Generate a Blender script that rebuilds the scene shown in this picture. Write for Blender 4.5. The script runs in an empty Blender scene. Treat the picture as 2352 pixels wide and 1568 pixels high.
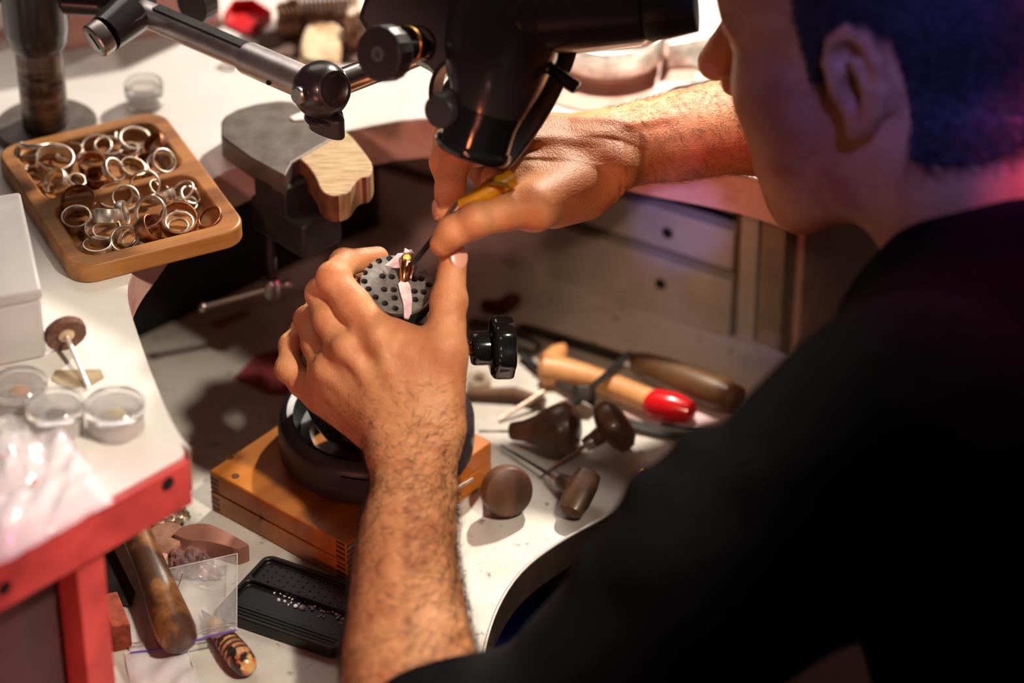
import bpy, bmesh, math, random
import numpy as np
from mathutils import Vector, Matrix
random.seed(7); rng = np.random.default_rng(7)
SC = bpy.context.scene; COL = SC.collection
# ---------------------------------------------------------------- camera
FPX = 7317.0; TH = math.radians(35.0); CAMZ = 1.301
cC, sC = math.cos(TH), math.sin(TH)
cam = bpy.data.cameras.new('camera'); camo = bpy.data.objects.new('camera', cam); COL.objects.link(camo)
camo.location = (0, 0, CAMZ); camo.rotation_euler = (math.radians(90) - TH, 0, 0)
cam.sensor_width = 36.0; cam.lens = FPX / 2352.0 * 36.0; cam.clip_start = 0.05
cam.dof.use_dof = True; cam.dof.focus_distance = 2.035; cam.dof.aperture_fstop = 2.5
SC.camera = camo
# ---------------------------------------------------------------- geometry from measured sight lines
def ray(px, py):
    xn = (px - 1176.0) / FPX; yn = (py - 784.0) / FPX
    return np.array([xn, cC - yn * sC, -sC - yn * cC])
O3 = np.array([0, 0, CAMZ])
def PZ(px, py, z):
    r = ray(px, py); return O3 + r * ((z - CAMZ) / r[2])
def PD(px, py, d): return O3 + ray(px, py) * d
def PP(px, py, p0, n):
    r = ray(px, py); t = np.dot(np.array(p0) - O3, n) / np.dot(r, n); return O3 + r * t
CR = np.array([1.0, 0, 0]); CU = np.array([0, sC, cC]); CF = np.array([0, cC, -sC])
def nrm(v):
    v = np.array(v, float); return v / max(np.linalg.norm(v), 1e-12)
# ---------------------------------------------------------------- world and lights
w = bpy.data.worlds.new('world'); SC.world = w; w.use_nodes = True
w.node_tree.nodes['Background'].inputs[0].default_value = (0.55, 0.40, 0.36, 1)
w.node_tree.nodes['Background'].inputs[1].default_value = 0.09
def light(kind, name, loc, target, power, col, size=0.1, **kw):
    l = bpy.data.lights.new(name, kind); l.energy = power; l.color = col
    o = bpy.data.objects.new(name, l); COL.objects.link(o); o.location = loc
    o.rotation_euler = (Vector(target) - Vector(loc)).to_track_quat('-Z', 'Y').to_euler()
    if kind == 'AREA':
        l.shape = 'DISK'; l.size = size
    else: l.shadow_soft_size = size
    for k, v in kw.items(): setattr(l, k, v)
    return o
light('SPOT', 'bench_lamp', (0.36, 2.60, 0.88), (-0.19, 1.77, 0.08), 106, (1.0, 0.90, 0.78), 0.03, spot_size=math.radians(35), spot_blend=0.2)
light('SPOT', 'overhead_lamp', (0.45, 1.06, 1.20), (-0.135, 1.54, 0.09), 84, (1.0, 0.86, 0.70), 0.04, spot_size=math.radians(20.5), spot_blend=0.4)
light('SPOT', 'arm_fill', (0.06, 2.02, 1.15), (0.09, 1.865, 0.20), 104, (1.0, 0.88, 0.74), 0.03, spot_size=math.radians(17), spot_blend=0.5)  # added spot, brightens the top of the right forearm
light('SPOT', 'red_shop_light', (-0.55, 0.45, 0.10), (-0.28, 1.42, 0.05), 15, (1.0, 0.30, 0.24), 0.2, spot_size=math.radians(34), spot_blend=0.6)
light('SPOT', 'blue_ceiling_light', (0.30, 0.75, 1.20), (0.285, 1.60, 0.43), 80, (0.15, 0.16, 1.0), 0.06, spot_size=math.radians(13), spot_blend=0.7)
light('SPOT', 'blue_patch_spot', (0.03, 0.05, 1.30), (0.118, 1.888, 0.080), 85, (0.16, 0.20, 1.0), 0.01, spot_size=math.radians(1.9), spot_blend=0.4)  # added narrow spot that throws the blue patch onto the drawer panel
light('SPOT', 'magenta_side_light', (1.05, 1.75, 0.85), (0.27, 1.60, 0.41), 60, (1.0, 0.08, 0.35), 0.1, spot_size=math.radians(22), spot_blend=0.6)
light('SPOT', 'edge_pink_fill', (-0.38, 0.50, 1.00), (-0.10, 1.86, 0.155), 42, (1.0, 0.50, 0.42), 0.05, spot_size=math.radians(9), spot_blend=0.6)  # added pink fill for the worktop edge behind the clamp
light('SPOT', 'arm_red_fill', (-0.55, 0.45, 0.45), tuple(PD(1480, 385, 2.035)), 24, (1.0, 0.26, 0.10), 0.05, spot_size=math.radians(9), spot_blend=0.7)  # added red fill for the underside of the right forearm
light('AREA', 'back_reflection_fill', (-0.5, 3.3, 1.75), (-0.1, 1.75, 0.1), 14, (1.0, 0.90, 0.82), 1.5)  # added soft area behind the bench, gives metal and black parts reflections
light('SPOT', 'panel_fill', (-0.05, 0.35, 1.15), (0.11, 1.88, 0.0), 52, (1.0, 0.68, 0.44), 0.04, spot_size=math.radians(7), spot_blend=0.8)  # added warm fill aimed at the drawer panel and tray floor
vs = SC.view_settings; vs.view_transform = 'Standard'; vs.look = 'None'; vs.gamma = 1.0; vs.use_curve_mapping = False
SC.display_settings.display_device = 'sRGB'
vs.exposure = 0.0
# ---------------------------------------------------------------- mesh builder
def frame(o, z, xh=(1, 0, 0)):
    z = nrm(z); xh = np.array(xh, float)
    if abs(np.dot(nrm(xh), z)) > 0.97: xh = np.array([0, 1.0, 0])
    x = nrm(xh - z * np.dot(xh, z)); y = np.cross(z, x)
    M = np.eye(4); M[:3, 0] = x; M[:3, 1] = y; M[:3, 2] = z; M[:3, 3] = o; return M
def tmat(o, rz=0.0):
    M = np.eye(4); c, s = math.cos(rz), math.sin(rz); M[0, 0] = c; M[0, 1] = -s; M[1, 0] = s; M[1, 1] = c; M[:3, 3] = o; return M
class MB:
    def __init__(self): self.v = []; self.f = []
    def add(self, vs, fs, M=None):
        b = len(self.v)
        vs = np.asarray(vs, float)
        if M is not None: vs = vs @ M[:3, :3].T + M[:3, 3]
        self.v.extend(map(tuple, vs)); self.f.extend([tuple(i + b for i in f) for f in fs]); return self
    def box(self, lo, hi, M=None):
        x0, y0, z0 = lo; x1, y1, z1 = hi
        v = [(x0,y0,z0),(x1,y0,z0),(x1,y1,z0),(x0,y1,z0),(x0,y0,z1),(x1,y0,z1),(x1,y1,z1),(x0,y1,z1)]
        return self.add(v, [(0,3,2,1),(4,5,6,7),(0,1,5,4),(1,2,6,5),(2,3,7,6),(3,0,4,7)], M)
    def lathe(self, prof, M=None, n=40, closed=False, sx=1.0, sy=1.0, wob=None):
        v = []; f = []
        m = len(prof)
        for (r, z) in prof:
            for k in range(n):
                a = 2 * math.pi * k / n; rr = r * (1 + (wob(a, z) if wob else 0))
                v.append((rr * math.cos(a) * sx, rr * math.sin(a) * sy, z))
        rings = m if closed else m - 1
        for i in range(rings):
            j = (i + 1) % m
            for k in range(n):
                k2 = (k + 1) % n; f.append((i*n+k, i*n+k2, j*n+k2, j*n+k))
        if not closed:
            if prof[0][0] > 1e-7: f.append(tuple(reversed(range(n))))
            if prof[-1][0] > 1e-7: f.append(tuple((m-1)*n + k for k in range(n)))
        return self.add(v, f, M)
    def tube(self, pts, rad, n=12, flat=1.0, up=None):
        pts = [np.array(p, float) for p in pts]
        if not hasattr(rad, '__len__'): rad = [rad] * len(pts)
        v = []; f = []; m = len(pts); x = None
        for i, p in enumerate(pts):
            t = nrm(pts[min(i+1, m-1)] - pts[max(i-1, 0)])
            if x is None:
                h = np.array(up if up is not None else (0.13, 0.21, 0.97)); x = nrm(h - t * np.dot(h, t))
            else: x = nrm(x - t * np.dot(x, t))
            y = np.cross(t, x)
            for k in range(n):
                a = 2 * math.pi * k / n; v.append(p + rad[i] * (x * math.cos(a) * flat + y * math.sin(a)))
        for i in range(m - 1):
            for k in range(n):
                k2 = (k + 1) % n; f.append((i*n+k, i*n+k2, (i+1)*n+k2, (i+1)*n+k))
        f.append(tuple(reversed(range(n)))); f.append(tuple((m-1)*n + k for k in range(n)))
        return self.add(v, f)
    def prism(self, poly, zt, zb, M=None):
        n = len(poly)
        v = [(p[0], p[1], zt) for p in poly] + [(p[0], p[1], zb) for p in poly]
        ar = sum(poly[i][0]*poly[(i+1)%n][1] - poly[(i+1)%n][0]*poly[i][1] for i in range(n))
        top = tuple(range(n)); bot = tuple(range(2*n-1, n-1, -1))
        f = [top, bot] + [(i, i+n, (i+1)%n+n, (i+1)%n) for i in range(n)]
        if ar < 0: f = [tuple(reversed(q)) for q in f]
        return self.add(v, f, M)
    def ext(self, pts3, vec):
        n = len(pts3); p = np.array(pts3, float); v = np.vstack([p, p + np.array(vec)])
        return self.add(v, [tuple(range(n)), tuple(range(2*n-1, n-1, -1))] + [(i, i+n, (i+1)%n+n, (i+1)%n) for i in range(n)])
    def sphere(self, c, r, n=20, m=12, sc=(1,1,1), M=None):
        prof = [(r * math.sin(math.pi*i/m), -r * math.cos(math.pi*i/m)) for i in range(m+1)]
        prof[0] = (1e-6, -r); prof[-1] = (1e-6, r)
        B = MB(); B.lathe(prof, None, n)
        v = np.array(B.v) * np.array(sc) + np.array(c)
        return self.add(v, B.f, M)
def rrect(x0, y0, x1, y1, r, n=6):
    out = []
    for cx, cy, a0 in ((x1-r, y1-r, 0), (x0+r, y1-r, 90), (x0+r, y0+r, 180), (x1-r, y0+r, 270)):
        for k in range(n+1):
            a = math.radians(a0 + 90*k/n); out.append((cx + r*math.cos(a), cy + r*math.sin(a)))
    return out
def smooth_closed(pts, it=2):
    pts = [np.array(p, float) for p in pts]
    for _ in range(it):
        q = []
        for i in range(len(pts)):
            a, b = pts[i], pts[(i+1) % len(pts)]; q += [a*.75+b*.25, a*.25+b*.75]
        pts = q
    return pts
def smooth_open(pts, it=2):
    pts = [np.array(p, float) for p in pts]
    for _ in range(it):
        q = [pts[0]]
        for i in range(len(pts)-1):
            a, b = pts[i], pts[i+1]; q += [a*.75+b*.25, a*.25+b*.75]
        q.append(pts[-1]); pts = q
    return pts
MW = {}
def to_mesh(name, mb, mat, inv=None, angle=35, smooth=True):
    me = bpy.data.meshes.new(name)
    v = np.asarray(mb.v, float)
    if inv is not None: v = v @ inv[:3, :3].T + inv[:3, 3]
    me.from_pydata(v.tolist(), [], mb.f); me.update()
    bm = bmesh.new(); bm.from_mesh(me); bmesh.ops.recalc_face_normals(bm, faces=bm.faces); bm.to_mesh(me); bm.free()
    if smooth:
        me.polygons.foreach_set('use_smooth', [True]*len(me.polygons))
        me.set_sharp_from_angle(angle=math.radians(angle))
    for m in (mat if isinstance(mat, (list, tuple)) else [mat]): me.materials.append(m)
    return me
def thing(name, label, cat, loc=(0,0,0), M=None, group=None, kind=None):
    o = bpy.data.objects.new(name, None); COL.objects.link(o); o.empty_display_size = 0.02
    if M is None: M = tmat(loc)
    o.matrix_world = Matrix(M.tolist()); MW[o.name] = np.array(M)
    o['label'] = label; o['category'] = cat
    if group: o['group'] = group
    if kind: o['kind'] = kind
    return o
def part(name, mb, mat, parent, world=True, label=None, bevel=0, seg=2, angle=35, smooth=True, kind=None):
    """a mesh part; world=True: builder coordinates are world, else the parent's own frame"""
    M = MW[parent.name]
    me = to_mesh(name, mb, mat, np.linalg.inv(M) if world else None, angle, smooth)
    o = bpy.data.objects.new(name, me); COL.objects.link(o); o.parent = parent; MW[o.name] = M
    if label: o['label'] = label
    if kind: o['kind'] = kind
    if bevel: bev(o, bevel, seg)
    return o
def bev(o, wd, seg=2):
    b = o.modifiers.new('bevel', 'BEVEL'); b.width = wd; b.segments = seg; b.limit_method = 'ANGLE'; b.angle_limit = math.radians(40)
def single(name, mb, mat, label, cat, loc=None, group=None, bevel=0, angle=35, kind=None, smooth=True):
    """a thing that is one mesh, builder in world coordinates; origin at its base"""
    v = np.asarray(mb.v, float)
    if loc is None: loc = np.array([v[:,0].mean(), v[:,1].mean(), v[:,2].min()])
    M = tmat(loc); me = to_mesh(name, mb, mat, np.linalg.inv(M), angle, smooth)
    o = bpy.data.objects.new(name, me); COL.objects.link(o); o.location = tuple(loc); MW[o.name] = M
    o['label'] = label; o['category'] = cat
    if group: o['group'] = group
    if kind: o['kind'] = kind
    if bevel: bev(o, bevel)
    return o
def bake(o):
    dg = bpy.context.evaluated_depsgraph_get(); me = bpy.data.meshes.new_from_object(o.evaluated_get(dg))
    o.modifiers.clear(); o.data = me
    me.polygons.foreach_set('use_smooth', [True]*len(me.polygons)); me.set_sharp_from_angle(angle=math.radians(35)); return o
def cut(o, mb, solver='EXACT'):
    """subtract builder (in o's mesh frame) from o, baked"""
    me = to_mesh('cutter', mb, o.data.materials[0]); c = bpy.data.objects.new('cutter', me); COL.objects.link(c)
    c.parent = o.parent
    m = o.modifiers.new('cut', 'BOOLEAN'); m.object = c; m.operation = 'DIFFERENCE'; m.solver = solver
    bake(o); bpy.data.objects.remove(c); return o
# ---------------------------------------------------------------- materials
def lin(r, g, b):
    f = lambda c: ((c/255+0.055)/1.055)**2.4 if c > 10 else c/255/12.92
    return (f(r), f(g), f(b), 1)
def mat(name, col, rough=0.5, metal=0.0, col2=None, scale=60, detail=4, lo=0.35, hi=0.65, stretch=None, bump=0.0, bscale=None, coat=0.0,
        spec=None, trans=0.0, alpha=1.0, ior=1.45, sss=0.0, rough2=None, dist=0.0, wave=None, col3=None, scale3=300, lo3=.55, hi3=.7, sheen=0.0):
    m = bpy.data.materials.new(name); m.use_nodes = True; N = m.node_tree.nodes; L = m.node_tree.links
    b = N['Principled BSDF']; b.inputs['Base Color'].default_value = lin(*col); b.inputs['Roughness'].default_value = rough
    b.inputs['Metallic'].default_value = metal; b.inputs['IOR'].default_value = ior
    if coat: b.inputs['Coat Weight'].default_value = coat; b.inputs['Coat Roughness'].default_value = 0.12
    if spec is not None: b.inputs['Specular IOR Level'].default_value = spec
    if trans: b.inputs['Transmission Weight'].default_value = trans
    if alpha < 1: b.inputs['Alpha'].default_value = alpha
    if sheen: b.inputs['Sheen Weight'].default_value = sheen
    if sss:
        b.inputs['Subsurface Weight'].default_value = sss; b.inputs['Subsurface Radius'].default_value = (1, .35, .2); b.inputs['Subsurface Scale'].default_value = 0.004
    if col2 is None and not bump and rough2 is None: return m
    tc = N.new('ShaderNodeTexCoord'); mp = N.new('ShaderNodeMapping'); L.new(tc.outputs['Object'], mp.inputs[0])
    if stretch: mp.inputs['Scale'].default_value = stretch[0]; mp.inputs['Rotation'].default_value = stretch[1] if len(stretch) > 1 else (0,0,0)
    def noise(sc, de, di=0.0):
        n = N.new('ShaderNodeTexNoise'); n.inputs['Scale'].default_value = sc; n.inputs['Detail'].default_value = de; n.inputs['Roughness'].default_value = .6
        n.inputs['Distortion'].default_value = di
        L.new(mp.outputs[0], n.inputs['Vector']); return n
    def ramp(src, l, h):
        r = N.new('ShaderNodeMapRange'); r.inputs['From Min'].default_value = l; r.inputs['From Max'].default_value = h; L.new(src, r.inputs['Value']); return r.outputs[0]
    if wave:
        n = N.new('ShaderNodeTexWave'); n.inputs['Scale'].default_value = wave; n.inputs['Distortion'].default_value = dist; n.inputs['Detail'].default_value = 3
        n.inputs['Detail Scale'].default_value = 1.2
        L.new(mp.outputs[0], n.inputs['Vector']); src = n.outputs['Fac']
    else: n = noise(scale, detail, dist); src = n.outputs['Fac']
    if col2 is not None:
        mx = N.new('ShaderNodeMix'); mx.data_type = 'RGBA'; mx.inputs['A'].default_value = lin(*col); mx.inputs['B'].default_value = lin(*col2)
        L.new(ramp(src, lo, hi), mx.inputs['Factor']); out = mx.outputs['Result']
        if col3 is not None:
            n3 = noise(scale3, 6); m3 = N.new('ShaderNodeMix'); m3.data_type = 'RGBA'; m3.inputs['B'].default_value = lin(*col3)
            L.new(out, m3.inputs['A']); L.new(ramp(n3.outputs['Fac'], lo3, hi3), m3.inputs['Factor']); out = m3.outputs['Result']
        L.new(out, b.inputs['Base Color'])
    if rough2 is not None:
        r = N.new('ShaderNodeMapRange'); r.inputs['From Min'].default_value = lo; r.inputs['From Max'].default_value = hi
        r.inputs['To Min'].default_value = rough; r.inputs['To Max'].default_value = rough2; L.new(src, r.inputs['Value']); L.new(r.outputs[0], b.inputs['Roughness'])
    if bump:
        bn = noise(bscale or scale, 5); bp = N.new('ShaderNodeBump'); bp.inputs['Strength'].default_value = bump; bp.inputs['Distance'].default_value = 0.001
        L.new(bn.outputs['Fac'], bp.inputs['Height']); L.new(bp.outputs[0], b.inputs['Normal'])
    return m
M_ = {}
M_['laminate'] = mat('worktop_laminate', (226,222,216), .38, col2=(214,205,198), scale=9, lo=.4, hi=.75, col3=(150,135,125), scale3=160, lo3=.70, hi3=.80)
M_['edge'] = mat('pink_lit_edge', (214,170,158), .5, col2=(196,140,126), scale=40, lo=.5, hi=.7, bump=.1)  # pale edge with the pink of the red light mixed into its colour
M_['red_lit_wood'] = mat('red_lit_board', (204,80,74), .5, col2=(165,62,58), scale=30, bump=.1)  # red light on front board and leg is put into this colour
M_['darkpanel'] = mat('dark_drawer_board', (78,50,52), .55, col2=(60,38,40), scale=20)
M_['cavity_shade'] = mat('cavity_shade_board', (24,22,22), .8)  # black stands in for shade under the bench and between drawers
M_['tin'] = mat('worn_sheet_metal', (205,199,190), .45, metal=.25, col2=(170,160,150), scale=14, lo=.45, hi=.75, col3=(105,95,88), scale3=120, lo3=.62, hi3=.72, bump=.06, bscale=80)
M_['panel'] = mat('grey_drawer_panel', (176,164,154), .42, col2=(150,138,130), scale=12)
M_['teak'] = mat('teak_wood', (186,126,66), .42, col2=(116,66,30), wave=None, scale=55, stretch=((1,.09,1),(0,0,0)), lo=.35, hi=.7, bump=.05, bscale=200, detail=6)
M_['silver'] = mat('silver', (236,226,212), .34, 1.0, rough2=.46, scale=300)
M_['silver_dull'] = mat('tarnished_silver', (212,194,176), .44, 1.0, col2=(160,138,118), scale=200)
M_['copper'] = mat('oxidised_copper', (196,136,100), .42, 1.0, col2=(122,80,60), scale=220)
M_['chrome'] = mat('chrome', (228,222,218), .2, 1.0)
M_['steel'] = mat('brushed_steel', (204,196,190), .3, 1.0, col2=(160,152,148), scale=90, rough2=.4)
M_['rusty_steel'] = mat('worn_dark_steel', (120,104,96), .36, .9, col2=(70,54,48), scale=45, stretch=((1,1,3),), lo=.42, hi=.62, bump=.1)
M_['satin'] = mat('satin_steel', (214,206,204), .42, 1.0, col2=(188,180,178), scale=60)
M_['iron'] = mat('cast_iron_grey', (108,100,92), .5, .35, col2=(84,76,70), scale=70, bump=.25, bscale=500)
M_['iron_dark'] = mat('dark_cast_iron', (58,54,54), .5, .4, col2=(36,34,34), scale=50, bump=.2, bscale=300)
M_['black_paint'] = mat('black_enamel', (44,41,43), .28, coat=.3, bump=.1, bscale=260)
M_['black_plastic'] = mat('black_plastic', (50,46,47), .42)
M_['black_gloss'] = mat('black_gloss_plastic', (20,20,22), .14, coat=.4)
M_['black_rubber'] = mat('black_rubber', (40,40,43), .42, col2=(40,39,40), scale=25)
M_['pinwood'] = mat('pale_bench_pin_wood', (206,184,140), .6, col2=(164,136,92), scale=60, stretch=((1,8,1),(0,0,.35)), bump=.35, bscale=160, col3=(120,96,70), scale3=90, lo3=.6, hi3=.75)
M_['pinwood_side'] = mat('brown_pin_side', (128,82,48), .6, col2=(80,48,28), scale=70, bump=.2)  # darker brown for the pin's side faces turned left
M_['boxwood'] = mat('varnished_orange_wood', (190,118,42), .34, col2=(150,84,26), scale=40, stretch=((1,.07,.5),), lo=.35, hi=.65, coat=.25, col3=(88,50,22), scale3=35, lo3=.68, hi3=.74)
M_['boxjoint'] = mat('dark_box_joint', (84,48,22), .45)
M_['knobwood'] = mat('dark_handle_wood', (104,70,48), .4, col2=(62,42,30), scale=60, stretch=((1,1,.15),), coat=.2)
M_['beech'] = mat('beech_handle', (208,150,96), .45, col2=(184,124,74), scale=40, stretch=((1,1,.1),))
M_['oldwood'] = mat('worn_dark_wood_handle', (74,50,36), .40, col2=(158,104,58), scale=34, stretch=((1,1,.4),), lo=.5, hi=.68, bump=.2, bscale=200, coat=.15)
M_['redpaint'] = mat('red_lacquer', (200,16,26), .25, coat=.4)
M_['redplastic'] = mat('red_plastic', (190,14,26), .35)
M_['clear'] = mat('clear_plastic', (245,243,242), .08, trans=.92, ior=1.3)
M_['frost'] = mat('frosted_plastic', (238,232,228), .35, trans=.55, ior=1.3)
M_['pinkclear'] = mat('pink_acrylic', (232,182,170), .25, alpha=.5, ior=1.3, col2=(214,150,140), scale=10)
M_['bag'] = mat('polythene_bag', (240,236,236), .12, alpha=.17, spec=.9)
M_['bagmilky'] = mat('milky_polythene', (236,230,232), .16, alpha=.5, spec=.8)
M_['purple'] = mat('purple_zip_line', (96,70,170), .4)
M_['leather'] = mat('brown_card', (150,100,84), .7, col2=(126,82,68), scale=60)
M_['cork'] = mat('cork_disc', (190,142,120), .8, col2=(160,114,96), scale=160, bump=.3)
M_['pinkbit'] = mat('pink_rubber', (226,172,168), .5)
M_['foil'] = mat('foil', (226,206,206), .2, .8, col2=(170,120,118), scale=160)
M_['tissue'] = mat('masking_tape', (240,226,226), .7, col2=(206,170,176), scale=130)
M_['gold'] = mat('rose_gold', (206,150,110), .22, 1.0)
M_['gem'] = mat('yellow_green_gem', (228,236,130), .08, ior=1.8)
M_['diamond'] = mat('diamond', (246,244,255), .04, trans=.35, ior=2.2)
M_['traybk'] = mat('gem_tray_black', (13,13,14), .38)
M_['railwood'] = mat('dark_rail_wood', (58,42,34), .6, col2=(44,32,26), scale=40)
M_['yellow'] = mat('yellow_plastic', (196,142,18), .35, col2=(170,112,10), scale=60)
M_['perf'] = mat('perforated_vise_steel', (176,170,164), .38, .75, col2=(132,126,122), scale=150, bump=.08, bscale=600)
M_['dark'] = mat('dark_hole', (10,10,10), .9)
M_['skin'] = None
M_['mattan'] = mat('brown_bench_mat', (110,84,70), .85, col2=(84,62,52), scale=90, bump=.3)
M_['stone'] = mat('pumice', (222,196,160), .8, col2=(190,150,112), scale=60, lo=.5, hi=.62, col3=(92,56,40), scale3=70, lo3=.66, hi3=.72, bump=.8, bscale=200)
M_['burr'] = mat('burr_pins', (150,118,92), .4, .6)
M_['rackwood'] = mat('rack_wood', (150,116,90), .6, col2=(120,88,66), scale=50)
M_['pinksheet'] = mat('pink_paper', (206,176,178), .7, col2=(188,156,160), scale=30)
M_['redcloth'] = mat('red_cloth', (150,66,66), .9, col2=(120,50,52), scale=80)
M_['blue'] = mat('blue_plastic', (30,70,190), .45)
M_['bluejean'] = mat('dark_floor', (42,38,38), .7, col2=(30,28,28), scale=20)
# ================================================================ structure
WT = 0.170; WB = 0.138
AX = nrm([.71, .704, 0]); BX = nrm([.704, -.71, 0])          # bench width, bench depth towards the jeweller
def pz(pts, z): return [PZ(x, y, z) for x, y in pts]
fl = MB().box((-3, -1.5, -0.72), (3, 4.5, -0.70))
me = to_mesh('floor', fl, M_['bluejean']); o = bpy.data.objects.new('floor', me); COL.objects.link(o); o['kind'] = 'structure'
me = to_mesh('wall_back', MB().box((-3, 3.6, -0.7), (3, 3.7, 2.2)), mat('dim_plaster', (92, 74, 72), .8, col2=(80, 64, 62), scale=6)); o = bpy.data.objects.new('wall_back', me); COL.objects.link(o); o['kind'] = 'structure'

bench = thing('workbench', 'white laminate jeweller bench with curved cut-out, edges and leg tinted by red light', 'workbench', (-0.35, 1.75, -0.70))
inner = smooth_open(pz([(440,1035),(397,975),(345,850),(318,770),(300,715),(291,672),(296,640),(315,600),(348,556),(405,475),(490,408),(571,365),(680,330),(790,300),(1000,262),(1240,300),(1450,350),(1640,385),(1715,402),(1830,440)], WT), 2)
fl0 = PZ(440,1035,WT)
outer = [PZ(1830,440,WT) + AX*0.5, PZ(1830,440,WT) + AX*0.5 - BX*0.45, fl0 - AX*0.62 - BX*0.95, fl0 - AX*0.62]
c0 = inner[0]; inner[0] = c0 - BX*0.010; inner.insert(0, c0 - AX*0.003 - BX*.003); inner.insert(0, c0 - AX*0.010)
poly = [tuple(p[:2]) for p in inner + outer]
part('worktop', MB().prism(poly, WT, WT-0.0022), M_['laminate'], bench, bevel=0.0006)
part('edge_band', MB().prism(poly, WT-0.0026, WB), M_['edge'], bench, label='curved edge under the white top, pink light in its colour', bevel=0.001)
# front board along the left arm, red light put into its colour
f0 = c0 - AX*0.006; f1 = c0 - AX*0.62
fb = MB().ext([f0 + BX*.001, f1 + BX*.001, f1 + BX*.010, f0 + BX*.010], (0,0,0)); fb = MB()
q = [f0 + BX*.0006, f1 + BX*.0006, f1 + BX*.0056, f0 + BX*.0056]
fb.prism([tuple(p[:2]) for p in q], WT-0.001, WB-0.001)
part('front_board', fb, M_['red_lit_wood'], bench, label='front edge board with red light in its colour', bevel=0.001)
# two screw recesses in the front board
for px, py in ((10,1350),(385,1110)):
    p = PP(px, py, f0 + BX*.0056, BX)
    part('screw_hole', MB().lathe([(.0005,0),(.0042,0),(.0046,.0004),(.003,.0007),(.0005,.0005)], frame(p, BX), 16), M_['dark'], bench)
# left pedestal: front leg board, recessed drawer, inner side
lg = PZ(241,1257,WB); lg = np.array([lg[0], lg[1], 0])
off = np.dot(f0[:2] + BX[:2]*.001 - lg[:2], BX[:2]); lg = lg + BX*off
def quad(o, u0, u1, v0, v1): return [tuple((o + AX*a + BX*b)[:2]) for a, b in ((u0,v0),(u1,v0),(u1,v1),(u0,v1))]
part('leg', MB().prism(quad(lg, -.020, 0, -.48, 0), WB-.001, -.70), M_['red_lit_wood'], bench, label='leg board of left pedestal, red light in its colour', bevel=.001)
part('leg', MB().prism(quad(lg, -.52, -.50, -.48, 0), WB-.001, -.70), M_['red_lit_wood'], bench, bevel=.001)
for k in range(3):
    z1 = WB-.016 - k*.25
    d = part('drawer', MB().prism(quad(lg, -.497, -.023, -.44, -.018), z1, z1-.244), M_['darkpanel'], bench, bevel=.002)
    hb = lg - AX*.26 - BX*.018; hb[2] = z1-.12
    part('drawer_handle', MB().tube([hb - AX*.05, hb - AX*.05 + BX*.02, hb + AX*.05 + BX*.02, hb + AX*.05], .005, 8), M_['iron_dark'], d)
# right pedestal: grey drawer fronts
wa = PZ(1244,633,0); wb = PZ(1652,768,0); wu = nrm(wb-wa); wn = np.array([-wu[1], wu[0], 0])
WM = np.eye(4); WM[:3,0] = wu; WM[:3,1] = wn; WM[:3,2] = (0,0,1); WM[:3,3] = wa
U0 = -.150
ped = thing('drawer_pedestal', 'grey drawer pedestal at right of the tray with dark gaps between its drawer fronts', 'drawers', M=WM @ tmat((0,0,-.70)))
def wbox(lo, hi): return MB().box(lo, hi, WM)
part('carcass', wbox((U0, .020, -.70), (.195, .30, WB)), M_['cavity_shade'], ped)
for z0, z1 in ((-.04,.047),(.057,.089),(.104,.135)):
    d = part('drawer_front', wbox((U0, 0, z0), (.1545, .014, z1)), M_['panel'], ped, bevel=.0012)
    if z0 < .1:
        hu, hz = ((.0985,.0267) if z0 < 0 else (.1027,.0716))
        part('finger_hole', MB().lathe([(.0005,.0006),(.0032,.0006),(.0042,.0002),(.0046,-.0012),(.0036,-.0014),(.0005,-.0014)], WM @ frame((hu,-.0004,hz),(0,-1,0)), 20), M_['dark'], d)
part('stile', wbox((.161, -.002, -.70), (.1745, .02, WB-.001)), M_['panel'], ped, bevel=.001)
part('stile', wbox((.1765, -.001, -.70), (.195, .06, WB-.001)), mat('stile_wood',(150,132,112),.5,col2=(128,110,92),scale=50), ped, bevel=.001, label='browner outer post')
part('slot_strip', wbox((.1555, .002, .045), (.1605, .016, .104)), mat('brown_strip',(92,66,36),.5), ped, label='brown vertical strip')
part('side_panel', wbox((.195, .02, -.70), (.200, .30, WB-.001)), M_['edge'], ped)
# back board below the worktop, coloured black as the shade of the cavity
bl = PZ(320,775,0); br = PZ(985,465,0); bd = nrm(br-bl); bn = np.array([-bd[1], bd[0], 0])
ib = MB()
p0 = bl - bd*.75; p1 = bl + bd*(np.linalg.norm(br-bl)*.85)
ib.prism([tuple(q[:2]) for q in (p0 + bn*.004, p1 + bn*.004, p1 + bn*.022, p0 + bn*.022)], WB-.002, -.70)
part('back_board', ib, M_['cavity_shade'], bench, label='board behind the tray coloured as cavity shade')
# ---------------------------------------------------------------- catch tray
tray = thing('catch_tray', 'worn grey sheet metal catch tray pulled out under the bench', 'tray', PZ(900,1100,0) - np.array([0,0,.045]))
corner = bl + bd*(.8363*np.linalg.norm(br-bl))
front = smooth_open(pz([(1800,905),(1640,1035),(1530,1110),(1400,1182),(1290,1240),(1200,1305),(1145,1385),(1112,1480),(1100,1580),(1105,1700)], 0), 2)
right = [np.array(p) for p in (wb + wu*.003 - wn*.001, PZ(1690,775,0), PZ(1880,862,0))]
poly = [corner - wn*.0, wb - wn*.001] + right[1:] + front + [PZ(1000,1900,0), PZ(-200,1900,0), bl - bd*.55]
part('sheet', MB().prism([tuple(p[:2]) for p in poly], 0, -.0016), M_['tin'], tray)
rim = MB(); rp = [p + np.array([0,0,.0003]) for p in front]
rim.tube(rp, .0011, 6)
part('rolled_rim', rim, mat('bright_rim',(235,230,224),.35,.6), tray, label='bright curved front rim')
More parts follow.
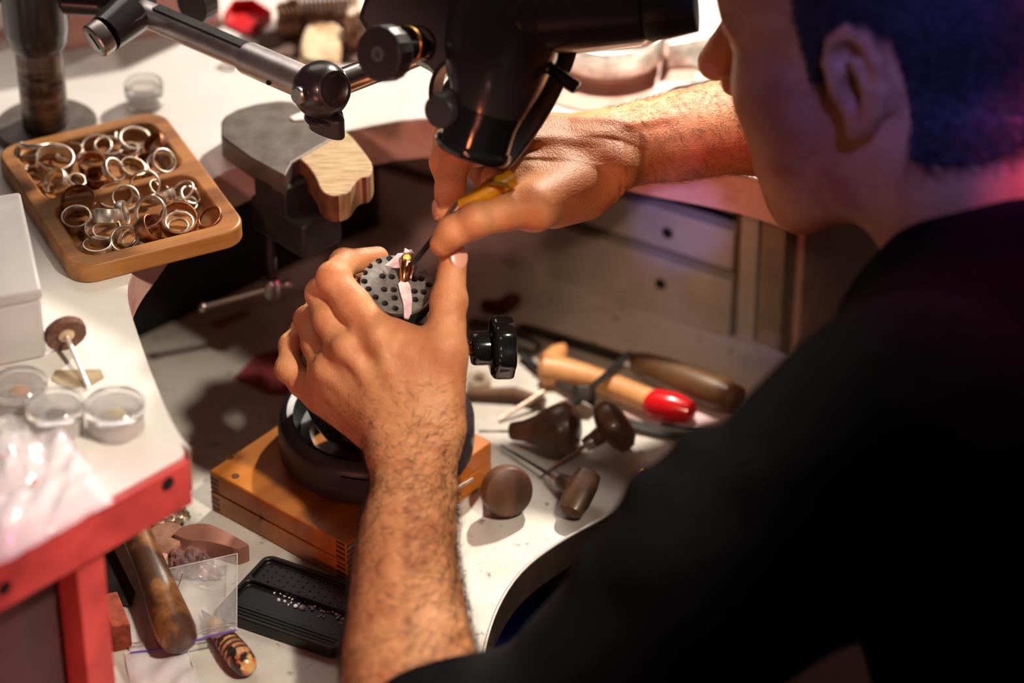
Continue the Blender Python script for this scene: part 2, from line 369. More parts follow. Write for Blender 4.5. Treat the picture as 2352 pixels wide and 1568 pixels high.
part('side_lip', MB().tube([PZ(1690,775,0)+[0,0,.002], PZ(1760,806,0)+[0,0,.002], PZ(1880,862,0)+[0,0,.002], PZ(1800,905,0)+[0,0,.002]], .0016, 6), M_['tin'], tray)
fr = MB(); fo = [p + nrm([-.4,1,0])*.012 for p in front]
v = [(p[0],p[1],-.0018) for p in front] + [(p[0],p[1],-.026) for p in front] + [(p[0],p[1],-.0018) for p in fo] + [(p[0],p[1],-.026) for p in fo]; n = len(front)
f = []
for i in range(n-1): f += [(i,i+1,n+i+1,n+i), (2*n+i,3*n+i,3*n+i+1,2*n+i+1), (n+i,n+i+1,3*n+i+1,3*n+i), (i,2*n+i,2*n+i+1,i+1)]
fr.add(v, f); part('front_rail', fr, M_['railwood'], tray, label='brown wooden rail under the rim')
# ================================================================ things on the worktop
# ---- ring tray
TZ = .1835
tc = pz([(-6,326),(362,264),(588,520),(152,622)], TZ)
o0 = sum(tc)/4; xa = nrm((tc[2]-tc[1]) + (tc[3]-tc[0])); ya = np.cross([0,0,1], xa)
TLx = (np.linalg.norm(tc[2]-tc[1]) + np.linalg.norm(tc[3]-tc[0]))/4; TLy = (np.linalg.norm(tc[1]-tc[0]) + np.linalg.norm(tc[3]-tc[2]))/4
TM = np.eye(4); TM[:3,0] = xa; TM[:3,1] = ya; TM[:3,2] = (0,0,1); TM[:3,3] = (o0[0], o0[1], WT + .0002)
rt = thing('ring_tray', 'two-pocket teak tray heaped with metal rings, overhanging the worktop edge', 'tray', M=TM)
H = TZ - WT
body = part('tray_body', MB().prism(rrect(-TLx, -TLy, TLx, TLy, .016, 8), H, 0), M_['teak'], rt, world=False)
PK = [(-TLx+.011, -.0035), (.0035, TLx-.011)]
for x0, x1 in PK:
    cm = MB(); lo = rrect(x0+.003, -TLy+.014, x1-.003, TLy-.014, .009, 6); hi = rrect(x0, -TLy+.011, x1, TLy-.011, .012, 6); n = len(lo)
    cm.add([(p[0],p[1],.0042) for p in lo] + [(p[0],p[1],H+.001) for p in hi], [tuple(range(n))[::-1], tuple(range(n,2*n))] + [(i,(i+1)%n,(i+1)%n+n,i+n) for i in range(n)])
    cut(body, cm)
bev(body, .0018, 3)
RINGS = [
 (745,768,104,8,6,3.4,'silver',0,'wide thin silver ring at the back corner of the far pocket'),
 (760,778,92,14,10,2.0,'silver',4.5,'thin silver ring nested in the wide ring at the back corner'),
 (872,812,72,24,-38,6,'copper',1,'dark copper ring leaning at the far right corner of the far pocket'),
 (545,826,90,16,0,3,'silver',0,'thin silver ring left of the interlocked pair at the back'),
 (614,822,90,4,8,2.2,'silver_dull',4,'fine silver ring laid across another at the back of the far pocket'),
 (725,852,62,12,0,5,'silver_dull',0,'small dull band between the back ring and the leaning copper ring'),
 (385,862,84,2,0,2.0,'silver',0,'thin silver band behind the wide polished ring'),
 (392,850,80,6,-5,1.6,'silver_dull',4,'very fine band stacked on the thin one behind the wide polished ring'),
 (200,818,98,-26,0,4,'silver',3,'flat silver band seen almost edge-on in the back left corner'),
 (152,872,92,-18,-8,4,'silver_dull',0,'dull band under the edge-on one at the left end of the far pocket'),
 (310,905,112,12,8,9,'silver',3,'widest polished silver ring, heavy and bright, in the far pocket'),
 (215,962,80,-6,-6,3.5,'silver_dull',0,'dull ring half hidden below the widest polished ring'),
 (314,1022,80,26,-34,6,'silver',1,'bright silver ring tilted up at the front left of the far pocket'),
 (432,1028,56,14,16,7,'silver_dull',0,'small dull ring right of the tilted silver one'),
 (520,926,82,18,0,7,'copper',0,'coppery ring lying in the middle of the far pocket'),
 (550,1000,80,6,0,8,'copper',0,'reddish ring against the divider of the far pocket'),
 (640,958,74,20,44,5,'silver',4,'pinkish silver ring standing tilted in the middle of the far pocket'),
 (746,950,78,10,20,6,'silver_dull',0,'dull ring right of the standing pinkish one'),
 (815,900,60,0,0,4,'copper',0,'small coppery ring partly under the crossed pair'),
 (898,920,80,26,-6,4,'silver',0,'lower silver ring of the crossed pair at the right of the far pocket'),
 (922,905,76,34,32,3,'silver',6,'upper silver ring of the crossed pair at the right of the far pocket'),
 (440,1130,98,32,0,5,'copper',2,'large brownish ring at the back left of the near pocket'),
 (432,1236,88,16,0,8,'silver_dull',0,'deep dull band at the left of the near pocket'),
 (648,1104,104,12,0,3.4,'silver',0,'wide thin silver ring at the back of the near pocket'),
 (706,1112,80,32,10,2.6,'silver',6,'thin ring leaning inside the wide one at the back of the near pocket'),
 (815,1040,88,44,0,3,'silver',4,'bright ring propped upright against the divider'),
 (892,1062,64,10,32,3,'silver_dull',0,'small ring behind the propped bright one'),
 (842,1068,60,30,-12,2,'silver_dull',0,'fine ring seen through the propped bright one'),
 (1030,1074,72,18,-24,2.6,'silver',3,'thin silver ring leaning left at the back right of the near pocket'),
 (1072,1100,66,16,30,2.6,'silver',0,'thin silver ring leaning right at the back right of the near pocket'),
 (1040,1152,76,8,0,2,'silver',0,'flat thin ring in front of the two leaning thin ones'),
 (916,1106,74,-24,-22,7,'silver_dull',6,'broad dull band lying on its side in the near pocket'),
 (596,1214,74,-32,0,9,'silver',5,'broad bright silver band seen edge-on in the near pocket'),
 (688,1200,72,10,74,5,'silver',0,'silver band standing upright on its edge in the near pocket'),
 (846,1192,94,44,-16,5,'silver',8,'thick bright ring tilted high in the middle of the near pocket'),
 (1005,1242,108,26,6,9,'copper',1,'deepest brown ring with smaller rings inside it'),
 (1008,1252,84,16,4,2,'silver',0,'thin silver ring lying inside the deepest brown ring'),
 (1002,1272,62,10,0,2,'silver_dull',0,'smallest ring lying inside the deepest brown ring'),
 (1182,1222,76,22,-26,3,'copper',0,'coppery thin ring alone at the right end of the near pocket'),
 (580,1300,104,10,0,7,'silver_dull',0,'outer dull ring of the nested pair at the front of the near pocket'),
 (594,1300,74,10,0,4,'silver',1,'inner silver ring of the nested pair at the front of the near pocket'),
 (704,1345,84,30,-10,4,'silver',0,'silver ring enclosing a smaller one at the front edge'),
 (728,1345,56,20,-20,4,'silver_dull',0,'small ring enclosed by the silver one at the front edge'),
 (548,1390,82,0,0,6,'silver',0,'flat silver ring at the very front left of the near pocket'),
 (832,1290,80,12,54,9,'copper',0,'broad reddish ring leaning under the thick bright ring'),
 (805,1366,28,-20,10,4,'silver',0,'tiny silver scrap ring at the front of the near pocket')]
for zx, zy, a, t, s, wd, m, lift, lab in RINGS:
    px, py = zx/2.45, zy/2.45
    R = a/2.45/3520; wd *= .001; t, s = math.radians(t), math.radians(s)
    ax = np.array([math.sin(s), -math.sin(t)*math.cos(s), math.cos(t)*math.cos(s)])
    ct = abs(ax[2]); st = math.sqrt(max(0, 1-ct*ct))
    z = WT + .0046 + R*st + wd/2*ct + lift*.0008
    c = PZ(px, py, z); th = .0011 + .0004*rng.random() + .0008*(wd > .0065) * rng.random()
    h = wd/2; r0 = R - th
    prof = [(r0, -h*.8), (r0+th*.25, -h), (R-th*.25, -h*.96), (R, -h*.55), (R+th*.12, 0), (R, h*.55), (R-th*.25, h*.96), (r0+th*.25, h), (r0, h*.8), (r0-th*.06, 0)]
    single('ring', MB().lathe(prof, frame(c, ax), 40, closed=True), M_[m], lab, 'ring', group='rings heaped in the teak tray', angle=60)

# ---- clear jar at the back
jp = PZ(333, 240, WT)
jar = thing('jar', 'small clear plastic jar with screw lid alone on the white worktop', 'jar', jp)
part('jar_body', MB().lathe([(.0005,.0002),(.0125,.0002),(.0132,.001),(.0132,.0085),(.0122,.0095),(.0110,.0090),(.0110,.0022),(.0005,.0018)], None, 40), M_['clear'], jar, world=False)
part('lid', MB().lathe([(.0005,.0125),(.0122,.0125),(.0122,.0172),(.0130,.0182),(.0137,.0172),(.0137,.0102),(.0128,.0098),(.0126,.0112),(.0005,.0112)], None, 40), M_['clear'], jar, world=False)
# ---- bench pin clamp
BZ = .189
clamp = thing('bench_pin_clamp', 'grey iron bench pin clamp with wooden pin screwed to the worktop edge', 'clamp', PZ(600,330,WT))
top = [(508,276),(522,262),(560,246),(610,234),(652,229),(672,232),(700,260),(760,300),(655,402),(575,360),(508,308)]
top = [(508,278),(516,266),(545,250),(590,237),(640,230),(672,232),(712,262),(790,303),(672,372),(655,404),(576,362),(520,322),(508,312)]
part('clamp_plate', MB().prism([tuple(p[:2]) for p in pz(top, BZ)], BZ, BZ-.0165), M_['iron'], clamp, bevel=.0012)
pin = [(672,352),(720,322),(772,292),(800,303),(840,352),(857,377),(854,396),(846,406),(826,409),(815,419),(803,440),(783,449),(762,451),(744,444),(733,430),(727,412),(715,392),(700,374)]
pp = [tuple(p[:2]) for p in smooth_closed(pz(pin, BZ-.0008), 1)]
po = part('wood_pin', MB().prism(pp, BZ-.0008, BZ-.0215), [M_['pinwood'], M_['pinwood_side']], clamp, label='pale worn wooden bench pin', bevel=.0012)
for p_ in po.data.polygons:
    if abs(p_.normal.z) < .5 and p_.normal.x < .35: p_.material_index = 1
# web and lower jaw in front of the bench edge
ca = nrm(PZ(790,400,BZ) - PZ(600,290,BZ)); ca[2] = 0; cb = np.array([ca[1], -ca[0], 0])
q0 = PZ(576,362,BZ); q1 = PZ(655,404,BZ)
web = [q0 - cb*.0, q1, q1 - cb*.036, q0 - cb*.036]
e1 = PZ(575,372,BZ); 
part('clamp_web', MB().prism([tuple(p[:2]) for p in (q0 + ca*.0015, q1 - ca*.001, q1 - ca*.001 - cb*.038, q0 + ca*.0015 - cb*.038)], BZ-.012, .137), M_['iron_dark'], clamp, bevel=.0016)
q2 = q0 + ca*.0515
part('lower_jaw', MB().prism([tuple(p[:2]) for p in (q0 - ca*.004, q2, q2 - cb*.034, q0 - ca*.004 - cb*.034)], .158, .131), M_['iron_dark'], clamp, bevel=.003)
sp = q0 + ca*.0085 - cb*.006
scr = MB(); prof = []
for i in range(28): prof += [(.0036, .131 - i*.0014), (.0029, .1303 - i*.0014)]
prof = prof[::-1]
part('clamp_screw', scr.lathe(prof, tmat((sp[0], sp[1], 0)), 16), M_['iron_dark'], clamp, angle=80)
zz = prof[0][1]
part('screw_boss', MB().lathe([(.0042, zz-.014), (.0056, zz-.012), (.0056, zz-.001), (.004, zz+.001)], tmat((sp[0], sp[1], 0)), 18), M_['steel'], clamp)
hc = np.array([sp[0], sp[1], zz-.0065]); dh = float(np.dot(hc - O3, CF)); hpx = (1176 + FPX*np.dot(hc-O3, CR)/dh, 784 - FPX*np.dot(hc-O3, CU)/dh)
hd = nrm(PD(hpx[0]+167, hpx[1]-45, dh) - hc)
h0 = hc - hd*.049; h1 = hc + hd*.0105
hb = MB().tube([h0, h1], .0022, 10)
hd2 = part('tommy_bar', hb, M_['steel'], clamp, label='bright sliding handle bar')
part('bar_end', MB().sphere(h0, .0036, 12, 8), M_['steel'], hd2); part('bar_end', MB().sphere(h1, .0036, 12, 8), M_['steel'], hd2)
# paper scrap on the clamp
sc_ = MB(); g = pz([(666,270),(697,257),(700,275),(676,277)], BZ+.0006)
sc_.prism([tuple(p[:2]) for p in g], BZ+.0012, BZ+.0004)
single('paper_scrap', sc_, mat('white_paper',(240,232,222),.7), 'tiny white paper scrap on the iron clamp plate', 'paper')
# ---- microscope stand
ph = PZ(107, 298, WT)
stand = thing('microscope_stand', 'black and steel post stand with horizontal steel arm and ball joint', 'stand', ph)
part('flange', MB().lathe([(.0005,0),(.0345,0),(.0352,.0008),(.0352,.0045),(.0340,.0055),(.0005,.0055)], tmat(ph), 48), M_['iron'], stand)
part('post', MB().lathe([(.0160,.0055),(.0160,.155)], tmat(ph), 36), M_['rusty_steel'], stand, label='dark worn steel post')
part('collar', MB().lathe([(.0161,.066),(.0185,.067),(.0205,.071),(.0222,.082),(.0222,.160),(.0161,.160)], tmat(ph), 40), M_['black_paint'], stand)
cz = np.array([ph[0], ph[1], .272])
kd = nrm(PD(-40,5,2.06) - PD(60,30,2.06)); k0 = cz + kd*.020
part('collar_knob', MB().lathe([(.006,0),(.0095,.002),(.0095,.010),(.0105,.012),(.0105,.019),(.009,.021),(.0005,.021)], frame(k0, kd), 28), M_['steel'], stand)
AZ = .270
a0 = PZ(310,22,AZ); a1 = PZ(738,206,AZ); ad = nrm(a1-a0); an = np.array([-ad[1], ad[0], 0])
aL = np.linalg.norm(a1-a0)
bc = a0 - ad*.010
part('link_rod', MB().tube([cz, cz + (bc-cz)*.9], .009, 20), M_['black_paint'], stand)
AMx = frame(bc, ad, an)   # local z along the arm
part('arm_clamp', MB().lathe([(.0145,-.014),(.0165,-.012),(.0165,.013),(.0150,.0155),(.0100,.0155)], AMx, 36), M_['black_paint'], stand)
low = nrm(PD(237,82,2.08) - PD(290,40,2.08)); low = nrm(low + 0.35*(-CF))
kb = PD(250,72,2.075)
part('clamp_block', MB().tube([PD(300,30,2.09), kb + low*.003], [.0150,.0128], 20), M_['black_paint'], stand)
sk = part('clamp_knob', MB().lathe([(.0118,0),(.0121,.001),(.0121,.0085),(.0112,.0096),(.0100,.0090),(.0005,.0088)], frame(kb + low*.003, low), 36), M_['steel'], stand, label='round steel screw knob with slot')
part('knob_slot', MB().box((-.006,-.0009,.0086),(.006,.0009,.0093), frame(kb + low*.003, low, CU)), M_['dark'], sk)
kn = a0 + ad*.030 + an*.022 + np.array([0,0,.004]); prof = [(.0005,0),(.0125,0),(.0135,.001),(.0135,.012),(.0125,.013),(.0005,.013)]
part('knurled_knob', MB().lathe(prof, frame(kn, an), 44, wob=lambda a, z: .03*(math.sin(22*a) > 0)), M_['black_plastic'], stand, angle=20)
part('arm_tube', MB().lathe([(.0088,-.05),(.0088,aL*.64)], frame(a0, ad), 36), M_['satin'], stand)
part('rack_strip', MB().box((-.0035,.0080,.02),(.0035,.0098,aL*.62), frame(a0, ad, np.cross([0,0,1],ad)) ), M_['iron_dark'], stand)
rk = MB()
Ml = frame(a0, ad, np.cross([0,0,1], ad))
for i in range(46):
    rk.box((-.0022,-.0098,.02+i*.0022),(.0022,-.0084,.0212+i*.0022), Ml)
part('rack_teeth', rk, M_['iron_dark'], stand, label='fine gear rack under the arm', kind='stuff')
part('arm_sleeve', MB().lathe([(.0088,aL*.60),(.0102,aL*.605),(.0108,aL*.62),(.0108,aL*.96)], frame(a0, ad), 36), M_['satin'], stand)
pb = PZ(620,186,AZ)
part('set_screw_hole', MB().sphere(pb - CF*.0100 + np.array([0,0,-.002]), .0019, 10, 6), M_['dark'], stand)
bcn = a1
ball = part('ball_joint', MB().sphere(bcn, .0187, 36, 20), M_['black_paint'], stand, label='black ball joint with bored socket')
fd = nrm(.62*CR - .78*CF - .05*CU)
part('socket_ring', MB().lathe([(.0122,.0135),(.0128,.0148),(.0118,.0160),(.0070,.0160),(.0066,.0150),(.0066,.006),(.0005,.006)], frame(bcn, fd), 32), M_['black_plastic'], ball)
part('socket_hole', MB().lathe([(.0005,.0157),(.0064,.0157),(.0064,.0163),(.0005,.0163)], frame(bcn, fd), 28), M_['dark'], ball)
pd_ = nrm(-.62*CR - .70*CF - .22*CU)
part('pivot_pin', MB().lathe([(.0052,.0150),(.0056,.016),(.0056,.0222),(.0046,.0232),(.0005,.0232)], frame(bcn, pd_), 28), M_['steel'], ball)
part('neck_ring', MB().lathe([(.0090,-.0195),(.0122,-.0190),(.0128,-.0175),(.0122,-.0160),(.0090,-.0150)], tmat(bcn + np.array([0.001,-.001,-.0015])), 32), M_['black_paint'], stand)
lv = MB(); lc = bcn + np.array([.0008,-.001,-.019])
lx = nrm(PZ(775,330,.235) - PZ(712,300,.235)); lx[2] = 0; ly = np.array([-lx[1], lx[0], 0])
lp = smooth_closed([lc + lx*-.011 + ly*.0055, lc + lx*.002 + ly*.0072, lc + lx*.0165 + ly*.0042, lc + lx*.0180 + ly*-.004, lc + lx*.003 + ly*-.0072, lc + lx*-.011 + ly*-.0055], 2)
lv.prism([tuple(p[:2]) for p in lp], lc[2]+.0035, lc[2]-.0105)
lvo = part('thumb_lever', lv, M_['black_plastic'], stand, bevel=.001)
part('lever_hole', MB().lathe([(.0005,0),(.0014,0),(.0014,.0004),(.0005,.0004)], tmat(lc + lx*.0125 + np.array([0,0,.0034])), 14), M_['dark'], lvo)
a2 = PZ(1005,104,AZ)
part('cross_tube', MB().lathe([(.0088,.012),(.0088,np.linalg.norm(a2-bcn))], frame(bcn, a2-bcn), 36), M_['chrome'], stand)
# ---- microscope head
obd = 1.957
ob = PD(1084, 348, obd)
ma = nrm(.33*CR + .945*CU - .30*CF)                                   # optical axis, upwards
ms = thing('microscope', 'black stereo microscope head with knobs hanging over the jeweller hands', 'microscope', ob)
side = nrm(np.cross(CF, ma)); 
OM = frame(ob, ma, -CF)
part('objective', MB().lathe([(.0005,.004),(.0195,.004),(.0200,-.001),(.0232,-.001),(.0245,.001),(.0245,.004),(.0232,.0058),(.0222,.0065),(.0222,.022),(.0232,.028),(.0232,.036)], OM, 44), M_['black_gloss'], ms)
part('front_lens', MB().lathe([(.0005,.0015),(.012,.0022),(.0192,.0035),(.0192,.005),(.0005,.005)], OM, 32), M_['clear'], ms)
# pod
def capsule_mesh(pts, rad, n=28): return MB().tube(pts, rad, n)
c1 = ob + ma*.034; c2 = PD(1150,120, 1.955); c3 = PD(1160,40, 1.960)
part('pod', MB().tube([c1 - ma*.004, c1 + ma*.004, c1*.6+c2*.4, c2, c3, PD(1165,-60, 1.970)], [.0235,.0262,.0300,.0350,.0360,.034], 36), M_['black_paint'], ms)
# curved magnification housing
hp = [(1165,395),(1215,330),(1262,262),(1300,190),(1328,118),(1330,60),(1200,60),(1110,160),(1098,300),(1130,370)]
hp = smooth_closed([PD(x, y, 1.972) for x, y in hp], 2)
part('side_housing', MB().ext(hp, CF*.022), M_['black_plastic'], ms, bevel=.002)
# focus block at the top left
bp = [(822,42),(838,-5),(842,-70),(1090,-70),(1085,60),(1010,182),(985,150),(930,120),(842,72)]
part('focus_block', MB().ext([PD(x, y, 1.980) for x, y in bp], CF*.050), M_['black_plastic'], ms, bevel=.003)
# big knurled knob
kf = PD(868,124, 1.935); kx = nrm(-.55*CR - .80*CF - .13*CU)
kr = .0172
bk = part('focus_knob', MB().lathe([(.0005,0),(kr*.9,0),(kr*.97,-.0008),(kr,-.002),(kr,-.0125),(kr*.95,-.0145),(.0005,-.0145)], frame(kf, kx), 72, wob=lambda a, z: .018*(math.sin(18*a) > .2)*(z > -.014)), M_['black_plastic'], ms, angle=25)
part('knob_washer', MB().lathe([(.0022,.0001),(.0024,.0008),(.0046,.0008),(.0049,.0001)], frame(kf, kx), 28), M_['steel'], bk, label='pale ring at the knob centre')
part('knob_shaft', MB().lathe([(.007,-.045),(.007,-.014)], frame(kf, kx), 24), M_['black_gloss'], bk)
part('brass_ring', MB().lathe([(.0115,-.0240),(.0123,-.0235),(.0123,-.0215),(.0115,-.021)], frame(kf + CR*.004 + CU*.004, kx), 30, closed=True), mat('brass',(170,120,60),.3,.9), bk, label='brass ring on the knob shaft')
# small knob
sf = PD(1006,258, 1.935); sx_ = nrm(-.52*CR - .80*CF - .30*CU)
part('zoom_knob', MB().lathe([(.0005,0),(.0096,0),(.0104,-.0008),(.0108,-.002),(.0112,-.018),(.0105,-.022),(.0140,-.024),(.0170,-.030),(.0190,-.040)], frame(sf, sx_), 36), M_['black_plastic'], ms)
# curved arc ribs around the small knob
part('housing_ring', MB().lathe([(.0255,-.034),(.0275,-.032),(.0275,-.044),(.0255,-.046)], frame(sf, sx_), 44, closed=True), M_['black_paint'], ms)
# eyepiece tube
e0 = PD(1165,42, 1.950); e1 = PD(1480,22, 1.935); e2 = PD(1600,12, 1.930)
part('eyepiece_tube', MB().tube([e0, e0*.85+e1*.15, e0*.84+e1*.16, e0*.75+e1*.25, e0*.74+e1*.26, e1*.99+e0*.01, e1], [.0265,.0265,.0255,.0245,.0235,.0205,.0190], 40), M_['black_paint'], ms)
part('eyecup', MB().tube([e1, e1*.9+e2*.1, e1*.5+e2*.5, e2], [.0192,.0205,.0190,.0165], 36), M_['black_rubber'], ms, label='rubber eyecup at the eye')
e0b = e0 + CF*.055 + CU*.002; e1b = e1 + CF*.055 + CU*.002
part('eyepiece_tube', MB().tube([e0b, e1b], [.0245,.0190], 32), M_['black_paint'], ms)
# lever pin
part('lever_pin', MB().tube([PD(1248,148, 1.945), PD(1262,156, 1.945), PD(1263,157, 1.945), PD(1322,200, 1.935), PD(1326,203, 1.935)], [.0045,.0045,.0038,.0044,.003], 16), M_['black_gloss'], ms)
# ---- background clutter
# pink acrylic box at the back left
pk = PZ(147,118,WT); pk2 = PZ(508,58,WT); pu = nrm(pk2-pk); pn = np.array([-pu[1], pu[0], 0]); L_ = np.linalg.norm(pk2-pk)
PM = np.eye(4); PM[:3,0] = pu; PM[:3,1] = pn; PM[:3,2] = (0,0,1); PM[:3,3] = pk
ob_ = thing('acrylic_organizer', 'pink tinted acrylic organizer at the back left behind the steel arm', 'organizer', M=PM)
for lo, hi in (((0,0,0),(L_,.0025,.07)), ((0,.06,0),(L_,.0625,.07)), ((0,.0025,0),(.0025,.06,.07)), ((L_-.0025,.0025,0),(L_,.06,.07)), ((L_*.42,.0025,0),(L_*.42+.002,.06,.065)), ((.0025,.0025,0),(L_-.0025,.06,.002))):
    part('acrylic_panel', MB().box(lo, hi), M_['pinkclear'], ob_, world=False)
pk = PZ(-140,112,WT)
q = MB().box((0,0,0),(.075,.05,.05), tmat(pk, .25))
single('acrylic_block', q, M_['pinkclear'], 'pink translucent block behind the black post at the far left', 'block', bevel=.002)
# red parts tray
rp_ = pz([(518,62),(535,26),(585,24),(622,50),(570,88)], WT)
rd = thing('red_dish', 'small red plastic parts scoop at the back of the worktop', 'dish', sum(rp_)/5)
base_poly = [tuple(p[:2]) for p in pz([(518,60),(540,28),(582,26),(622,54),(578,88)], WT)]
part('dish_base', MB().prism(base_poly, WT+.002, WT+.0003), M_['redplastic'], rd)
wl = MB()
for i in (0,1,2,3):
    a_, b_ = np.array(base_poly[i]), np.array(base_poly[(i+1)%5]); n_ = nrm(np.array([-(b_-a_)[1], (b_-a_)[0]]))*.0012
    wl.prism([a_, b_, b_+n_, a_+n_], WT+.010, WT+.002)
part('dish_wall', wl, M_['redplastic'], rd)
# brown mat
mp_ = [tuple(p[:2]) for p in smooth_closed(pz([(585,95),(640,70),(840,60),(930,90),(1010,140),(960,150),(850,150),(700,135),(610,130)], WT), 1)]
single('bench_mat', MB().prism(mp_, WT+.0022, WT+.0002), M_['mattan'], 'brown worn mat under the burr blocks at the back', 'mat')
def burr_block(px, py, wx, wy, hz, rz, nx, ny, lab, top=True, ph_=.012):
    p = PZ(px, py, WT+.0023)
    t = thing('burr_block', lab, 'burr holder', M=tmat(p, rz), group='burr holders at the back of the worktop')
    part('block', MB().box((-wx/2,-wy/2,0),(wx/2,wy/2,hz)), M_['rackwood'], t, world=False, bevel=.001)
    mb = MB()
    for i in range(nx):
        for j in range(ny):
            x = -wx/2 + wx*(i+.5)/nx; y = -wy/2 + wy*(j+.5)/ny; hh = ph_*(.85+.3*rng.random())
            mb.lathe([(.0006,hz-.001),(.0006,hz+hh*.6),(.0013,hz+hh*.7),(.0013,hz+hh),(.0003,hz+hh+.0008)], tmat((x,y,0)), 6)
    part('burr_pins', mb, M_['burr'], t, world=False, label='rows of thin steel burr shanks', kind='stuff'); return t
burr_block(664,76,.016,.014,.010,.3,5,5,'small square burr holder left of the pumice stone')
burr_block(822,100,.016,.016,.009,.2,5,5,'low burr holder between the pumice stone and black knob')
burr_block(742,34,.052,.022,.006,.12,16,7,'long burr holder with tall shanks behind the pumice stone', ph_=.034)
# pumice stone
st = smooth_closed(pz([(686,140),(690,90),(706,54),(740,46),(786,60),(787,90),(778,140),(735,146)], WT+.012), 1)
sb = MB().prism([tuple(p[:2]) for p in st], WT+.0135, WT+.0024)
single('pumice_stone', sb, M_['stone'], 'pale pitted pumice slab lying on the brown mat', 'stone', bevel=.003)
pw = MB().prism([tuple(p[:2]) for p in pz([(792,50),(800,20),(812,4),(830,10),(838,52)], WT+.01)], WT+.014, WT+.0024)
single('wax_block', pw, mat('pale_wax',(228,206,184),.6,col2=(212,182,160),scale=60), 'pale pinkish wax block behind the burr holder beside the microscope', 'wax', bevel=.0015)
# thread loop left of arm
lp_ = pz([(497,150),(505,146),(525,148),(548,155),(540,160),(515,160)], WT+.0008)
single('wire_loop', MB().tube(smooth_closed(lp_,2) + [smooth_closed(lp_,2)[0]], .0007, 6), M_['silver'], 'thin pale wire loop under the steel arm', 'wire')
# rotary turntable
tp = PZ(1395,158,WT)
tt = thing('turntable', 'round metal soldering turntable behind the right forearm', 'turntable', tp)
part('foot', MB().lathe([(.0005,0),(.062,0),(.0622,.002),(.050,.0035),(.036,.005),(.032,.008),(.032,.012),(.0005,.012)], tmat(tp), 56), M_['edge'], tt, label='wide foot disc, pink reflection in its colour')  # foot's pink reflection is part of the base colour
part('drum', MB().lathe([(.030,.012),(.0385,.013),(.0395,.016),(.0395,.027),(.042,.028),(.0425,.030),(.0425,.036),(.041,.037),(.0005,.037)], tmat(tp), 56), M_['steel'], tt)
part('top_disc', MB().lathe([(.0005,.0372),(.039,.0372),(.040,.038),(.040,.041),(.0385,.042),(.0005,.0415)], tmat(tp), 56), M_['copper'], tt, label='copper coloured heat disc')
# steel bench block
bp_ = [tuple(p[:2]) for p in pz([(1535,102),(1640,86),(1790,40),(1660,-20),(1545,20)], WT+.024)]
single('steel_block', MB().prism(bp_, WT+.024, WT+.0002), M_['steel'], 'bright topped square steel bench block beside the turntable', 'block', bevel=.0008)
bd_ = smooth_closed(pz([(1370,236),(1400,218),(1480,205),(1580,190),(1700,165),(1706,178),(1560,216),(1440,232)], WT+.003), 1)
single('dark_piece', MB().prism([tuple(p[:2]) for p in bd_], WT+.003, WT+.0003), M_['iron_dark'], 'long dark flat piece lying behind the right forearm', 'blade', bevel=.0006)  # thin dark leaf-shaped piece on the worktop
# ---- near left: brush wheel, pots, bags, frosted box
bz = WT + .0105
wc = PD(152, 768, 1.965)
sh0 = PZ(203, 890, WT+.0012); wd_ = nrm(wc - sh0)
bw = thing('brush_wheel', 'small brown bristle brush wheel on a white shank', 'brush', PZ(160,800,WT))
wz = WT + .0132; wc = PZ(150,765,wz); wd_ = nrm(sh0 - wc)
part('bristle_disc', MB().lathe([(.0008,-.0014),(.0060,-.0016),(.0125,-.0026),(.0128,-.0010),(.0128,.0010),(.0125,.0026),(.0060,.0016),(.0008,.0014)], frame(wc, wd_), 60, wob=lambda a, z: .04*rng.random()), mat('bristle',(120,84,66),.9,col2=(88,58,46),scale=300), bw)
part('hub', MB().lathe([(.0006,-.003),(.0050,-.0026),(.0052,.0026),(.0022,.004),(.0012,.006)], frame(wc, wd_), 24), mat('hub_tan',(210,180,150),.4,.5), bw)
part('shank', MB().tube([wc, sh0], .00155, 12), mat('white_shank',(244,236,226),.3,.3), bw, label='pale straight shank')
fp = [tuple(p[:2]) for p in pz([(118,872),(128,852),(232,850),(240,868),(206,888),(150,892)], WT)]
single('brass_scrap', MB().prism(fp, WT+.0009, WT+.0002), mat('olive_scrap',(178,160,130),.5,.4,col2=(150,130,104),scale=60), 'flat olive metal offcut under the brush wheel shank', 'metal scrap')
def pot(px, py, R, h, content, ccol, lab):
    p = PZ(px, py, WT)
    t = thing('gem_pot', lab, 'pot', p, group='clear gem pots at the near left')
    part('pot_body', MB().lathe([(.0005,.0003),(R*.92,.0003),(R,.002),(R,h-.003),(R*.96,h-.0028),(R*.90,h-.003),(R*.90,.003),(R*.8,.0022),(.0005,.002)], None, 36), M_['frost'], t, world=False)
    part('lid', MB().lathe([(.0005,h-.0026),(R*1.02,h-.0026),(R*1.06,h-.002),(R*1.06,h+.003),(R*1.0,h+.004),(R*.85,h+.0035),(.0005,h+.003)], None, 36), M_['clear'], t, world=False)
    part('contents', MB().sphere((0,0,h*.45), R*.42, 14, 8, (1,.7,.7)), mat('pot_'+content, ccol, .4), t, world=False)
pot(48,930,.0165,.014,'amber',(226,150,60),'clear pot with an amber piece at the left frame edge')
pot(132,985,.0165,.016,'brown',(110,70,62),'clear pot with a brown stone between two other pots')
pot(268,985,.0170,.016,'cream',(238,224,150),'clear pot with a cream yellow stone nearest the bench edge')
